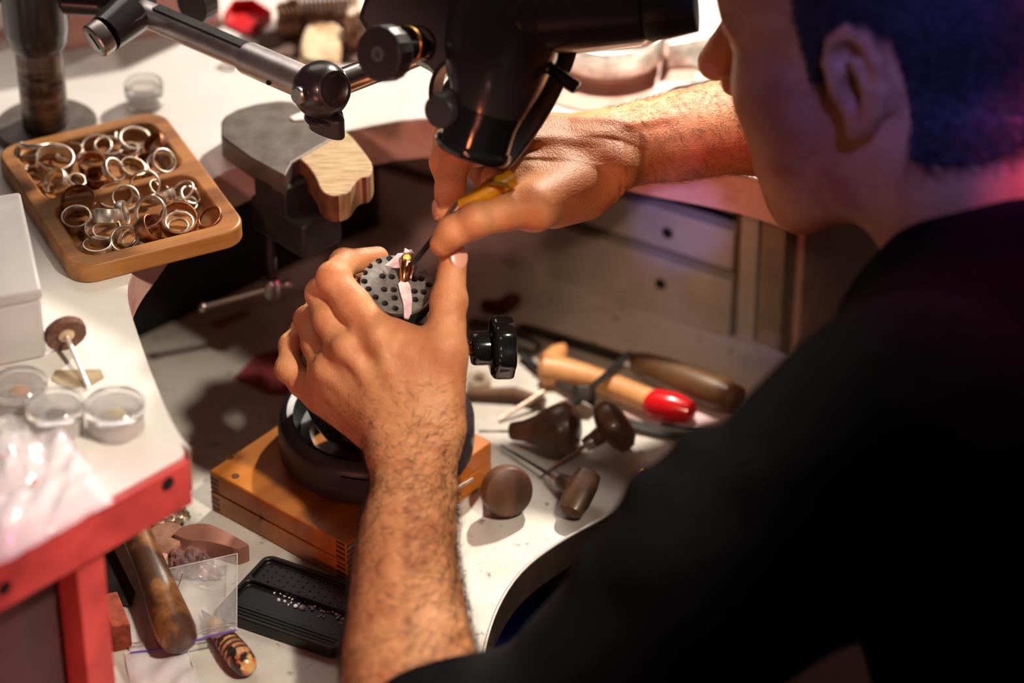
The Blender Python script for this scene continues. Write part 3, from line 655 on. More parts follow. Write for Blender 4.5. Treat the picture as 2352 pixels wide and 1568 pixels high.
# frosted box at the left edge
fx = thing('frosted_box', 'frosted plastic storage box cropped by the left frame edge', 'box', PZ(-60,800,WT))
q = [np.array(p[:2]) for p in pz([(108,822),(-120,870),(-190,640),(60,600)], WT)]
part('box_body', MB().prism(q, WT+.044, WT+.0003), M_['frost'], fx, bevel=.003)
part('box_lid', MB().prism([sum(q)/4 + (p-sum(q)/4)*1.03 for p in q], WT+.052, WT+.0442), M_['frost'], fx, bevel=.002)
# crumpled bags on the near left corner
def crumple(px_poly, z0, amp, name, label, m, seed, tint=None, thick=.0, grp=None, dens=26, zamp=1.0):
    r = np.random.default_rng(seed); c = [PZ(x, y, z0) for x, y in px_poly]
    a, b, c_, d = c
    n = dens; g = np.zeros((n+1, n+1, 3))
    ph = r.random((10,3))*6.28; fr_ = r.normal(0, 1, (10,2))*r.uniform(2, 14, (10,1))
    for i in range(n+1):
        for j in range(n+1):
            u, v = i/n, j/n
            p = (a*(1-u)+b*u)*(1-v) + (d*(1-u)+c_*u)*v
            s = sum(abs(math.sin(fr_[k,0]*u*1.5 + fr_[k,1]*v*1.5 + ph[k,0]))/(1+.25*k) for k in range(10))/4.2
            e = min(1, 6*min(u,1-u,v,1-v)+.25)
            g[i,j] = p + np.array([r.normal(0,.0003), r.normal(0,.0003), amp*s*e*zamp])
    v = g.reshape(-1,3); f = [(i*(n+1)+j, (i+1)*(n+1)+j, (i+1)*(n+1)+j+1, i*(n+1)+j+1) for i in range(n) for j in range(n)]
    mb = MB(); mb.add(v, f)
    o = single(name, mb, m, label, 'bag', group=grp, angle=180)
    so = o.modifiers.new('thick', 'SOLIDIFY'); so.thickness = .00012
    return o
crumple([(-60,1010),(150,985),(262,1160),(-40,1330)], WT+.0012, .013, 'plastic_bag', 'crumpled clear plastic bag at the near corner of the white worktop', M_['bagmilky'], 3)
crumple([(-80,960),(60,965),(140,1120),(-60,1180)], WT+.006, .012, 'plastic_bag', 'second crumpled bag behind, at the left frame edge', M_['bag'], 5)
for k, (px, py) in enumerate(((8,1050),(80,1105),(18,1180))):
    single('pink_gem', MB().sphere(PZ(px,py,WT+.010), .0022, 12, 8, (1,1,.8)), mat('pink_stone',(240,120,120),.2), ['pink stone in the bag nearest the gem pots','pink stone in the middle of the crumpled bag','pink stone at the lowest left of the crumpled bag'][k], 'gem', group='pink stones in the plastic bag')
# ================================================================ things in the catch tray
G0 = .0004
# ---- wooden box with finger joints
BT = .0325
bL, bF, bR = PZ(480,1080,BT), PZ(795,1251,BT), PZ(1127,1012,BT)
bu = nrm(bF - bL); bv = np.array([-bu[1], bu[0], 0])
LU = np.linalg.norm(bF-bL); LV = abs(np.dot(bR-bF, bv))
BM = np.eye(4); BM[:3,0] = bu; BM[:3,1] = bv; BM[:3,2] = (0,0,1); BM[:3,3] = (bL[0], bL[1], G0)
wbx = thing('wooden_box', 'varnished orange wooden box with finger joints carrying the ball vise', 'box', M=BM)
Hh = BT - G0
part('box_base', MB().box((0,0,0),(LU,LV,Hh*.49)), M_['boxwood'], wbx, world=False, bevel=.0008)
lid = part('box_lid', MB().box((0,0,Hh*.505),(LU,LV,Hh)), M_['boxwood'], wbx, world=False, bevel=.0012)
for z0, z1, par in ((0, Hh*.49, wbx), (Hh*.505, Hh, lid)):
    nz = 4; st = (z1-z0)/nz
    for k in range(nz):
        za = z0 + k*st + st*.10; zb = za + st*.52
        part('finger_joint', MB().box((LU-.0010, .0008, za),(LU+.00035, .0078, zb)), M_['boxjoint'], par, world=False)
        part('finger_joint', MB().box((LU-.0085, -.00035, za+st*.42),(LU-.0012, .0010, zb+st*.42 if k < nz-1 else z1-.0006)), M_['boxjoint'], par, world=False)
    for k in range(nz-1):
        za = z0 + k*st + st*.45
        part('finger_joint', MB().box((.0012, -.00035, za),(.0080, .0010, za+st*.5)), M_['boxjoint'], par, world=False)
for px, py in ((527,1050),(541,1093)):
    c = PZ(px, py, BT); part('wood_plug', MB().lathe([(.0005,-.0004),(.0027,-.0004),(.0027,.0002),(.0005,.0002)], tmat(c), 20), M_['boxjoint'], lid)
# ---- ball vise
vb = PZ(866,1028,BT) + np.array([0,0,.0002])
DC = PD(911, 652, 2.012); 
vise = thing('ball_vise', 'black engraving ball vise with perforated steel jaw face standing on the wooden box', 'vise', vb)
part('ring_pad', MB().lathe([(.044,0),(.0605,0),(.0640,.002),(.0648,.008),(.0640,.0125),(.0648,.0135),(.0648,.024),(.0630,.0285),(.0585,.0315),(.0545,.0300),(.0525,.0250),(.0500,.017),(.044,.016)], tmat(vb), 72, closed=True), M_['black_rubber'], vise, label='thick black ring pad under the ball')
part('clip_strip', MB().box((-.0045,-.0662,.0125),(.0330,-.0640,.0235), tmat(vb, -.25)), M_['iron_dark'], vise)
bc_ = vb + np.array([0,0,.050])
part('ball', MB().sphere(bc_, .047, 48, 28), M_['black_gloss'], vise)
dn = nrm(np.array([.12, -.31, .93]))
# make disc ellipse match: axis tilted to the camera
RD = .0232
VM = frame(DC, dn, CR)
hd_ = DC - dn*.012
part('vise_body', MB().tube([bc_ + (hd_-bc_)*.35, hd_ - dn*.022, hd_ - dn*.018, hd_ - dn*.002], [.030,.0285,.0250,.0238], 44), M_['black_paint'], vise)
jw = part('jaw_block', MB().lathe([(.0005,-.0034),(RD,-.0034),(RD,-.0005),(RD-.0005,0),(.0005,0)], VM, 64), M_['perf'], vise, label='round grey jaw face drilled with holes')
Z0 = (600, 540); zs = 2.8
HOL = [(757,165),(825,150),(697,197),(665,240),(780,263),(840,267),(790,348),(852,350),(858,403),(862,470),(795,437),(663,296),(690,345),(735,398),(1030,185),(1083,225),(1030,280),(985,360),(1045,365),(990,413),(1002,482),(1062,462),(985,282),(1080,318),(930,150)]
cm = MB(); inv = np.linalg.inv(VM)
hm = []
for zx, zy in HOL:
    p = PP(Z0[0]+zx/zs, Z0[1]+zy/zs, DC, dn)
    q = inv[:3,:3] @ p + inv[:3,3]
    if math.hypot(q[0], q[1]) > RD - .0012: continue
    hm.append(p)
    cm.lathe([(.0005,-.007),(.0022,-.007),(.0022,.001),(.0005,.001)], VM @ tmat((q[0],q[1],0)), 18)
# slot between the jaws
s0 = PP(955,735,DC,dn); s1 = PP(925,640,DC,dn); s2 = PP(905,585,DC,dn)
q0 = inv[:3,:3] @ PP(943,745,DC,dn) + inv[:3,3]; q1 = inv[:3,:3] @ PP(908,560,DC,dn) + inv[:3,3]
sd = nrm(q1-q0); 
SMx = VM @ frame(q0 - sd*.003, (0,0,1), sd)
cm.box((0,-.0011,-.009),(np.linalg.norm(q1-q0)+.006,.0011,.001), SMx)
invp = np.linalg.inv(MW[vise.name])
cm.v = [tuple(invp[:3,:3] @ np.array(p) + invp[:3,3]) for p in cm.v]
cut(jw, cm)
part('jaw_floor', MB().lathe([(.0005,-.014),(RD-.0004,-.014),(RD-.0004,-.0038),(.0005,-.0038)], VM, 40), M_['dark'], vise)
# knob and screw to the right
kA = PD(1074,800,2.035); kB = PD(1190,800,2.03); ka = nrm(CR + .16*CF + .03*CU)
KM = frame(kA, ka, CU)
prof = []
for i in range(8): prof += [(.0052, -.016+i*.0026), (.0044, -.0147+i*.0026)]
part('knob_screw', MB().lathe(prof, KM, 20), M_['gold'], vise, label='brass coloured threaded screw')
kb_ = part('tightening_knob', MB().lathe([(.0005,.0025),(.0100,.0025),(.0108,.0035),(.0112,.006),(.0112,.0205),(.0105,.0225),(.0100,.0225)], KM, 40), M_['black_gloss'], vise)
part('knob_wheel', MB().lathe([(.0005,.0140),(.0160,.0145),(.0188,.0165),(.0195,.0190),(.0195,.0270),(.0188,.0290),(.0165,.0296),(.0005,.0298)], KM, 80, wob=lambda a, z: .055*math.cos(6*a)), M_['black_gloss'], kb_, angle=50)
# ---- workpiece in the jaws: rose gold ring with gem wrapped in tape
up_ = dn
gp = PP(932,611,DC,dn) + dn*.0085
g2 = PP(927,662,DC,dn) - dn*.001
wp = thing('gem_ring', 'rose gold ring head with a yellow green gem clamped in the vise jaws', 'ring', PP(928,650,DC,dn))
gx = nrm(np.cross(dn, g2-gp))
part('shank', MB().tube([g2 - dn*.004, g2*.75+gp*.25 - dn*.0022, g2*.35+gp*.65 - dn*.0004, gp - dn*.0016], [.0012,.0032,.0040,.0034], 24, flat=.8), M_['gold'], wp)
GM = frame(gp, nrm(dn - .35*CF), CR)
part('bezel', MB().lathe([(.0020,-.003),(.0034,-.0015),(.0036,.0006),(.0030,.0008),(.0026,-.0002)], GM, 28), M_['gold'], wp)
part('gem', MB().lathe([(.0004,-.0022),(.0027,.0001),(.0027,.0004),(.0016,.0011),(.0005,.0011)], GM, 10), M_['gem'], wp, smooth=False)
for k in range(4):
    a = math.pi/4 + k*math.pi/2
    q = GM[:3,:3] @ np.array([.0030*math.cos(a), .0030*math.sin(a), .0006]) + GM[:3,3]
    part('claw', MB().sphere(q, .00065, 8, 6), M_['gold'], wp)
# tape strip: folded pale strip in the slot and torn flap behind the gem
tp = MB()
strip = [(921,648),(934,645),(942,660),(946,690),(944,722),(938,735),(928,733),(926,700),(918,672),(914,655)]
pts = [PP(x,y,DC,dn) + dn*.0006 for x, y in strip]
tp.ext(pts, dn*.0011)
flap = [(884,612),(905,600),(912,590),(925,588),(928,580),(938,578),(943,583),(951,590),(952,608),(948,632),(944,645),(936,640),(935,618),(920,616),(915,626),(905,620),(895,622)]
pts = [PP(x,y,DC,dn) + dn*(.0016 + .0035*abs(math.sin(i*1.9))) for i, (x, y) in enumerate(flap)]
cen = sum(pts)/len(pts) + dn*.001
n = len(pts); tp.add([cen] + pts + [p - dn*.0006 for p in pts], [(0,i+1,(i+1)%n+1) for i in range(n)] + [(i+1,i+1+n,(i+1)%n+1+n,(i+1)%n+1) for i in range(n)])
single('tape_strip', tp, M_['tissue'], 'pale pinkish torn tape strip wrapped beside the clamped gem', 'tape', angle=15)
# ---- graver in the right hand
gt = PD(944, 611, 2.000); gh = PD(1046, 484, 1.985)
gdir = nrm(gh - gt)
grv = thing('graver', 'graver with dark square blade and yellow handle held in the right hand', 'graver', gt)
GF = frame(gt, gdir, CR); gl = np.linalg.norm(gh-gt)
part('blade', MB().tube([gt, gt + gdir*.004, gt + gdir*gl], [.0006,.0018,.0019], 4), M_['iron_dark'], grv, smooth=False)
part('ferrule', MB().lathe([(.0018,gl-.004),(.0030,gl-.003),(.0034,gl+.003),(.0034,gl+.006)], GF, 24), M_['steel'], grv)
he = PD(1172, 408, 1.990); hm_ = PD(1108, 446, 1.982)
part('handle', MB().tube([gt + gdir*(gl+.003), gt + gdir*(gl+.006), hm_*.5 + (gt+gdir*(gl+.006))*.5, hm_, hm_*.3+he*.7, he], [.0030,.0042,.0052,.0070,.0080,.0076], 20, flat=.85), M_['yellow'], grv)
kk = MB()
for i in range(9):
    t_ = i/8; c = PD(1118+44*t_, 410+10*t_, 1.976-.0*t_)
    kk.tube([c, PD(1128+44*t_, 424+8*t_, 1.974)], .0006, 5)
part('knurling', kk, mat('knurl_dark',(120,84,14),.5), grv, label='dark ribbed grip patch', kind='stuff')
# ---- mushroom handled gravers
def axisM(px0, py0, z0, px1, py1, z1): 
    a = PZ(px0,py0,z0); b = PZ(px1,py1,z1); return a, b, nrm(b-a), np.linalg.norm(b-a)
# pear handle lying pointing left
a, b, d, L = axisM(1172,990,.011, 1330,985,.0205)
t = thing('engraving_tool', 'pear shaped dark wooden graver handle lying with its blade to the left', 'graver', PZ(1250,1030,0), group=None)
part('handle', MB().lathe([(.0005,0),(.0052,0),(.0062,.0015),(.0075,.010),(.0105,.018),(.0150,.026),(.0182,.034),(.0185,.040),(.0155,.0455),(.008,.0485),(.0005,.049)], frame(a, d), 40), M_['knobwood'], t)
part('blade', MB().tube([a + d*.001, PZ(1100,990,.008)], .0011, 6), M_['steel'], t)
# mushroom with ferrule, axis towards lower left
a, b, d, L = axisM(1352,1017,.012, 1425,968,.0245)
t = thing('engraving_tool', 'mushroom handle with bright ferrule and long steel blade crossing another', 'graver', PZ(1395,1020,0))
part('handle', MB().lathe([(.0005,.002),(.0050,.002),(.0056,.006),(.0062,.010),(.0135,.0125),(.0180,.0155),(.0192,.020),(.0180,.0255),(.0125,.0300),(.0005,.0315)], frame(a, d), 40), M_['knobwood'], t)
part('ferrule', MB().lathe([(.0030,-.0035),(.0046,-.003),(.0052,0),(.0052,.004),(.0046,.0045)], frame(a, d), 28), M_['chrome'], t)
part('blade', MB().tube([a, PZ(1258,1083,.0035), PZ(1238,1098,.0012)], [.0016,.0014,.0007], 8), M_['chrome'], t)
# mushroom seen from its end
a, b, d, L = axisM(1142,1112,.009, 1196,1146,.0175)
t = thing('engraving_tool', 'dark round graver knob nearest the wooden box, seen from its flat end', 'graver', PZ(1185,1165,0))
d = nrm(d + .55*-CF)
part('handle', MB().lathe([(.0005,-.004),(.0052,-.003),(.0058,.004),(.0066,.008),(.0145,.0115),(.0172,.016),(.0176,.0215),(.0160,.0255),(.0090,.0280),(.0005,.0285)], frame(a, d), 40), M_['knobwood'], t)
part('ferrule', MB().lathe([(.0035,-.0075),(.0046,-.0070),(.0050,-.002),(.0046,-.001)], frame(a, d), 24), M_['steel'], t)
part('blade', MB().tube([a - d*.006, a - d*.006 + nrm(PZ(1118,1092,.002)-a)*.012], .0013, 6), M_['steel'], t)
# half mushroom, T shaped
a, b, d, L = axisM(1278,1098,.009, 1352,1140,.0150)
t = thing('engraving_tool', 'half mushroom graver at the curved tray rim, blade pointing up left', 'graver', PZ(1345,1165,0))
part('handle', MB().tube([a + d*.005, a + d*.009, a + d*.018, a + d*.0235], [.0050,.0060,.0072,.0075], 24), M_['knobwood'], t)
hx = nrm(np.cross(d, CF)); hx = nrm(PZ(1368,1110,.020) - PZ(1340,1168,.012))
hc = a + d*.026
part('cap', MB().tube([hc - hx*.0185, hc - hx*.0160, hc - hx*.008, hc + hx*.006, hc + hx*.0145, hc + hx*.0175], [.005,.0085,.0100,.0100,.0085,.004], 28, flat=.75), M_['knobwood'], t, label='rounded cross cap of the handle')
part('ferrule', MB().lathe([(.0030,-.003),(.0044,-.002),(.0050,.006)], frame(a, d), 24), M_['steel'], t)
part('blade', MB().tube([a, PZ(1150,1022,.004)], [.0015,.0008], 6), M_['iron_dark'], t)
# thin rod
single('steel_rod', MB().tube([PZ(1146,964,.002), PZ(1250,900,.012)], [.0012,.0022], 10), M_['silver_dull'], 'thin pale rod lying tilted above the pear shaped handle', 'rod')
# glass stopper
gsp = PZ(1300,945,.010)
single('glass_marble', MB().sphere(gsp, .0082, 28, 16, (1.1,.9,1)), M_['chrome'], 'shiny round bearing behind the pear shaped handle', 'bearing')
# ---- saw / file tools at the back
t = thing('file', 'flat dark file with silver ferrule and brown wooden handle against the pedestal', 'file', PZ(1400,830,0))
f0_ = PZ(1190,748,.004); f1_ = PZ(1442,826,.008); f2_ = PZ(1462,832,.010); f3_ = PZ(1705,925,.012)
part('blade', MB().tube([f0_, f0_*.9+f1_*.1, f1_], [.004,.0062,.0062], 4, flat=.35, up=(0,0,1)), M_['iron_dark'], t, smooth=False)
part('ferrule', MB().tube([f1_, f2_], [.0064,.0072], 24), M_['chrome'], t)
part('handle', MB().tube([f2_, f2_*.93+f3_*.07, f2_*.75+f3_*.25, f2_*.5+f3_*.5, f2_*.2+f3_*.8, f2_*.04+f3_*.96, f3_], [.0072,.0092,.0108,.0125,.0125,.010,.004], 28), mat('brown_file_handle',(104,74,44),.42,col2=(80,54,32),scale=40,coat=.2), t)
t = thing('saw_frame', 'jeweller saw with black steel frame, beech handle and red tip', 'saw', PZ(1400,870,0))
s0_ = PZ(1238,850,.009); s1_ = PZ(1330,855,.010); s2_ = PZ(1495,922,.0105); s3_ = PZ(1500,925,.0105); s4_ = PZ(1596,948,.0105)
part('handle', MB().tube([s0_, s0_*.85+s1_*.15, s0_*.4+s1_*.6, s1_*.7+s2_*.3, s2_], [.006,.0115,.0102,.0082,.0088], 28), M_['beech'], t)
part('handle_horn', MB().tube([PZ(1262,838,.012), PZ(1282,812,.014), PZ(1296,794,.014)], [.0095,.0075,.0025], 18), M_['beech'], t, label='pale flared horn of the handle')
part('red_tip', MB().tube([s2_ , s3_, s2_*.45+s4_*.55, s2_*.1+s4_*.9, s4_], [.0088,.0104,.0108,.0078,.003], 28), M_['redpaint'], t, label='red lacquered end')
bw_ = .0030
part('saw_bar', MB().tube([PZ(1445,812,.020), PZ(1395,858,.022), PZ(1345,900,.016), PZ(1318,930,.006)], bw_, 4), M_['iron_dark'], t, smooth=False)
part('saw_bar', MB().tube([PZ(1195,812,.004), PZ(1255,862,.006), PZ(1330,905,.007), PZ(1440,975,.004), PZ(1560,1005,.003)], bw_, 4), M_['iron_dark'], t, smooth=False)
part('blade_clamp', MB().lathe([(.0005,-.005),(.0075,-.005),(.0082,-.003),(.0082,.004),(.007,.006),(.0005,.006)], frame(PZ(1340,905,.014), CU), 6), M_['iron_dark'], t)
single('pliers', MB().tube([PZ(1110,700,.004), PZ(1150,706,.006), PZ(1176,690,.018), PZ(1186,684,.022)], [.0045,.006,.006,.004], 14), mat('dark_red_grip',(70,22,22),.45), 'dark red curved plier grip behind the knob near the pedestal', 'pliers')
single('black_pouch', MB().tube([PZ(1085,740,.004), PZ(1180,775,.006), PZ(1235,800,.005)], [.006,.0105,.006], 14, flat=.6), mat('dark_olive',(62,50,32),.6), 'dark olive tool grip behind the black vise knob', 'tool')
single('brass_washer', MB().lathe([(.004,0),(.0085,0),(.0085,.004),(.004,.004)], tmat(PZ(1100,880,.001)), 24, closed=True), M_['silver_dull'], 'small dull metal washer between vise ring pad and brown stick', 'washer')
single('brown_stick', MB().tube([PZ(1070,905,.004), PZ(1180,905,.005), PZ(1250,925,.005)], [.004,.0055,.004], 10), mat('brown_stick',(104,72,46),.5,col2=(80,54,34),scale=50), 'short brown stick beside the ring pad behind the thin rod', 'stick')
# pink paper and rules at the right
g = [tuple(p[:2]) for p in pz([(1415,948),(1540,930),(1700,955),(1690,1000),(1560,985)], .001)]
single('pink_paper', MB().prism(g, .0011, G0), M_['pinksheet'], 'pinkish paper slip under the red tip of the saw', 'paper')
g = [tuple(p[:2]) for p in pz([(1425,965),(1432,958),(1600,1005),(1594,1013)], .002)]
single('steel_rule', MB().prism(g, .0026, .0012), M_['iron_dark'], 'narrow dark steel rule across the pink paper edge', 'rule')
g = [tuple(p[:2]) for p in pz([(1520,972),(1640,998),(1637,1004),(1517,979)], .002)]
single('steel_rule', MB().prism(g, .0034, .0028), M_['iron_dark'], 'second shorter dark rule nearer the sweater on the pink paper', 'rule')
# small gold ring and crumbs
rr = PZ(1478,1092,.004)
t = thing('solitaire_ring', 'tiny gold ring with pearl standing near the black sleeve', 'ring', PZ(1478,1098,G0))
aa = [rr + CR*.0031*math.cos(k*math.pi/12) + CU*.0036*math.sin(k*math.pi/12) for k in range(25)]
part('band', MB().tube(aa, .0006, 8), mat('yellow_gold',(220,180,110),.2,1.0), t)
part('pearl', MB().sphere(rr - CU*.0034 - CF*.001, .0021, 14, 8), mat('pearl',(244,230,214),.2), t)
# red cloth left under the hand
g = [tuple(p[:2]) for p in pz([(538,868),(590,815),(655,800),(720,860),(700,905),(620,905)], .001)]
single('red_cloth', MB().prism(g, .0016, G0), M_['redcloth'], 'dull red cloth patch on the tray left of the vise', 'cloth')
g = [tuple(p[:2]) for p in pz([(480,742),(560,712),(580,722),(500,752)], .001)]
single('copper_strip', MB().prism(g, .0012, G0), mat('dull_copper',(150,96,74),.5,.3), 'dull copper strip lying at the shaded back of the tray', 'metal strip')
single('screw_pin', MB().tube([PZ(1050,1120,.034), PZ(1086,1099,.036)], .0012, 8), M_['silver'], 'short bright pin on the box edge beside the forearm', 'pin')
# ---- lower left group
ra, rb = PZ(300,1190,.030), PZ(408,1460,.0165)
d = nrm(rb-ra); L = np.linalg.norm(rb-ra)
single('wooden_rod', MB().lathe([(.0005,-.03),(.0085,-.03),(.0092,-.02),(.0108,L*.5),(.0128,L*.88),(.0128,L*.97),(.0112,L+.0045),(.0075,L+.0065),(.0005,L+.007)], frame(ra, d), 40), M_['oldwood'], 'thick worn brown wooden tool handle under the red-lit bench edge', 'handle')
# zip bag over the scribe
def sheet(px_poly, z, bow, n=14):
    c = [PZ(x,y,zz) for (x,y), zz in zip(px_poly, z)]; r = np.random.default_rng(len(px_poly)+int(bow*1e5)); v = []
    for i in range(n+1):
        for j in range(n+1):
            u, v_ = i/n, j/n; p = (c[0]*(1-u)+c[1]*u)*(1-v_) + (c[3]*(1-u)+c[2]*u)*v_
            v.append(p + np.array([0,0,bow*(math.sin(math.pi*u)*math.sin(math.pi*v_)) + .0012*math.sin(9*u+5*v_)*math.sin(7*v_) + .0009*math.sin(23*u*v_+4*u) + r.normal(0,.00015)]))
    return v, [(i*(n+1)+j,(i+1)*(n+1)+j,(i+1)*(n+1)+j+1,i*(n+1)+j+1) for i in range(n) for j in range(n)]
def zipbag(poly, z, bow, label, name='zip_bag', m='bag'):
    v, f = sheet(poly, z, bow); v2, f2 = sheet(poly, [max(.0006, q-.0012) for q in z], bow*.25)
    t = thing(name, label, 'bag', v[0] - np.array([0,0,v[0][2]]))
    mb = MB(); mb.add(v, f); mb.add(v2, f2)
    part('film', mb, M_[m], t, angle=180)
    a_, b_ = PZ(*poly[3], z[3]), PZ(*poly[2], z[2]); a0_, b0_ = PZ(*poly[0], z[0]), PZ(*poly[1], z[1])
    for k, mm in ((.0, 'purple'), (.07, 'clear'), (.11, 'clear')):
        part('zip_line', MB().tube([a_*(1-k)+a0_*k + [0,0,.0006], (a_+b_)/2*(1-k)+(a0_+b0_)/2*k + [0,0,.0010+bow*.15], b_*(1-k)+b0_*k + [0,0,.0006]], .0007 if mm == 'purple' else .0006, 6), M_[mm], t)
    for q0_, q1_ in ((b0_, b_), (a0_, b0_)):
        part('seam', MB().tube([q0_ + [0,0,.0004], q1_ + [0,0,.0004]], .0004, 5), M_['bagmilky'], t)
    return t
zipbag([(372,1310),(545,1272),(543,1448),(420,1482)], [.004,.016,.018,.012], .004, 'clear zip bag with a purple line lying over the striped scribe', m='bag')
zipbag([(250,1330),(330,1300),(420,1490),(300,1500)], [.002,.003,.002,.002], .003, 'clear zip bag under the thick wooden handle with purple edge', m='bagmilky')
zipbag([(285,1500),(430,1490),(470,1600),(310,1620)], [.001,.001,.001,.001], .003, 'cloudy zip bag at the bottom frame edge below the wooden handle', m='bagmilky')
v, f = sheet([(390,1245),(440,1222),(520,1330),(395,1330)], [.004,.006,.003,.002], .003, 20)
v = [p + np.array([0,0,.0018*abs(math.sin(31*i))]) for i, p in enumerate(v)]
single('foil_scrap', MB().add(v, f), M_['foil'], 'crumpled pinkish foil between the cork disc and the clear bag', 'foil', angle=20)
v, f = sheet([(345,1205),(425,1168),(440,1195),(360,1230)], [.003,.006,.007,.004], .003, 14)
v = [p + np.array([0,0,.004*abs(math.sin(17*i))]) for i, p in enumerate(v)]
single('foil_scrap', MB().add(v, f), M_['silver_dull'], 'crumpled clear film scrap behind the cork disc under the bench edge', 'foil', angle=20)
# scribe with striped handle
sa, sb_ = PZ(462,1400,.004), PZ(566,1530,.0085)
d = nrm(sb_-sa); L = np.linalg.norm(sb_-sa); SM = frame(sa, d)
t = thing('scribe', 'pointed scribe with striped black and orange marbled handle, bottom centre left', 'scribe', PZ(530,1500,G0))
part('point', MB().lathe([(.0002,0),(.0012,.004),(.0030,.012)], SM, 20), M_['iron_dark'], t)
part('neck', MB().lathe([(.0030,.012),(.0044,.014),(.0062,.022),(.0064,L*.50)], SM, 24), mat('horn',(176,140,96),.35,col2=(140,104,66),scale=60), t)
marb = mat('marbled_resin',(196,92,60),.25,col2=(206,176,110),scale=120,dist=3,lo=.4,hi=.6,coat=.4,col3=(40,32,30),scale3=110,lo3=.5,hi3=.54)
part('grip', MB().lathe([(.0064,L*.50),(.0074,L*.55),(.0082,L*.75),(.0084,L*.90),(.0080,L*.96),(.0062,L+.0018),(.0030,L+.0042),(.0005,L+.005)], SM, 36), marb, t)
for k in range(5):
    zz_ = L*(.54+.075*k); R_ = .0076+.0009*min(1,k/3)
    part('stripe', MB().lathe([(R_-.001,zz_-.0009),(R_+.00015,zz_-.0009),(R_+.00018,zz_+.0009),(R_-.001,zz_+.0009)], SM, 36, closed=True), M_['black_plastic'], t)
# leather/card pieces, cork disc, pink bit, needle, blade
g = smooth_open(pz([(398,1226),(420,1206),(475,1198),(530,1225),(572,1250)], .014), 2)
lo_ = smooth_open(pz([(572,1250),(545,1260),(525,1254),(470,1240),(430,1240),(400,1226)], .014), 1)
single('card_wedge', MB().prism([tuple(p[:2]) for p in g + lo_[1:-1]], .014, G0), M_['leather'], 'brown curved wedge of card standing beside the wooden box', 'wedge', bevel=.0004)
single('cork_disc', MB().lathe([(.0005,0),(.0118,0),(.0122,.001),(.0122,.0090),(.0118,.0098),(.0005,.0098)], tmat(PZ(386,1252,G0)), 36), M_['cork'], 'pinkish brown cork disc beside the brown wedge', 'cork')
single('pink_disc', MB().lathe([(.0005,0),(.0048,0),(.0050,.0006),(.0050,.003),(.0005,.0034)], tmat(PZ(368,1284,G0)), 24), M_['pinkbit'], 'small pink rubber disc in front of the cork disc', 'disc')
single('needle', MB().tube([PZ(404,1362,.020), PZ(421,1318,.024)], .0006, 6), M_['steel'], 'thin needle lying on the clear zip bag', 'needle')
single('knife_blade', MB().prism([tuple(p[:2]) for p in pz([(215,1290),(262,1262),(310,1360),(300,1392),(262,1384)], .006)], .0065, .0048), M_['iron_dark'], 'dark flat blade under the thick wooden handle', 'blade', bevel=.0004)
single('rust_sponge', MB().box((-.006,-.017,0),(.006,.017,.020), tmat(PZ(268,1455,G0), .35)), mat('rust_sponge',(150,66,40),.9,col2=(104,42,28),scale=140,bump=.6), 'rust coloured scrubbing block beside the red-lit bench leg', 'block', bevel=.001)
single('steel_pin', MB().tube([PZ(330,1262,.001), PZ(338,1195,.012)], .0008, 8), M_['steel'], 'thin upright steel pin between handle and cork disc', 'pin')
# ---- gem tray
gc = [(600,1282),(815,1342),(780,1512),(500,1425)]
pg = smooth_closed(pz([(612,1284),(830,1352),(775,1514),(492,1424)], .002), 0)
ge = nrm(pg[1]-pg[0]); gy = np.array([-ge[1], ge[0], 0])
GB = np.array(PZ(497,1418,.004)); 
c0 = PZ(604,1280,.004); c1 = PZ(495,1412,.004); c2 = PZ(772,1508,.004)
gx_ = nrm(c2-c1); gy_ = np.cross([0,0,1], gx_); W_ = np.linalg.norm(c2-c1); Hy = np.dot(c0-c1, gy_)
GTM = np.eye(4); GTM[:3,0] = gx_; GTM[:3,1] = gy_; GTM[:3,2] = (0,0,1); GTM[:3,3] = (c1[0], c1[1], G0)
gtray = thing('gem_tray', 'black plastic gem sorting tray scattered with small diamonds', 'tray', M=GTM)
b_ = part('tray_base', MB().prism(rrect(0, 0, W_, Hy, .007, 6), .0085, 0), M_['traybk'], gtray, world=False)
cm = MB(); cm.prism(rrect(.003,.0125,W_-.003,Hy*.56,.004,5), .010, .0048); cut(b_, cm)
cm = MB(); cm.prism(rrect(.003,Hy*.60,W_-.003,Hy-.0035,.004,5), .010, .0056); cut(b_, cm)
bev(b_, .0007)
for k in range(3):
    part('ridge', MB().box((.004,.003+.0028*k,.0084),(W_-.004,.0042+.0028*k,.0092)), M_['traybk'], gtray, world=False, bevel=.0003)
for i in range(14):
    for j in range(4):
        x = .008 + i*(W_-.014)/13; y = Hy*.64 + j*Hy*.082 + (.5 if i%2 else 0)*Hy*.04
        part('dimple', MB().sphere((x,y,.0058), .0008, 8, 4, (1,1,.6)), M_['black_gloss'], gtray, world=False)
GEMS = [(630,1361,4),(644,1363,4),(653,1369,6),(664,1372,4),(671,1376,5),(640,1377,6),(654,1380,5),(668,1384,5),(679,1391,8),(694,1395,10),(702,1381,5),(711,1392,5),(718,1396,9),(728,1388,5),(735,1396,4),(738,1402,5),(745,1404,5),(732,1416,5),(738,1413,4),(743,1416,5),(752,1404,3),(764,1405,4),(773,1410,8),(775,1418,7),(787,1421,6),(782,1430,4),(787,1432,4),(767,1452,4),(662,1388,4),(724,1392,5),(757,1406,3),(787,1402,4),(716,1433,3),(686,1386,5),(780,1414,4),(745,1484,3)]
ORD = ['leftmost','second','third','fourth','fifth','sixth','seventh','eighth','ninth','tenth','eleventh','twelfth','thirteenth','fourteenth','fifteenth','sixteenth','seventeenth','eighteenth']
GEMS.sort()
ng = len(GEMS)
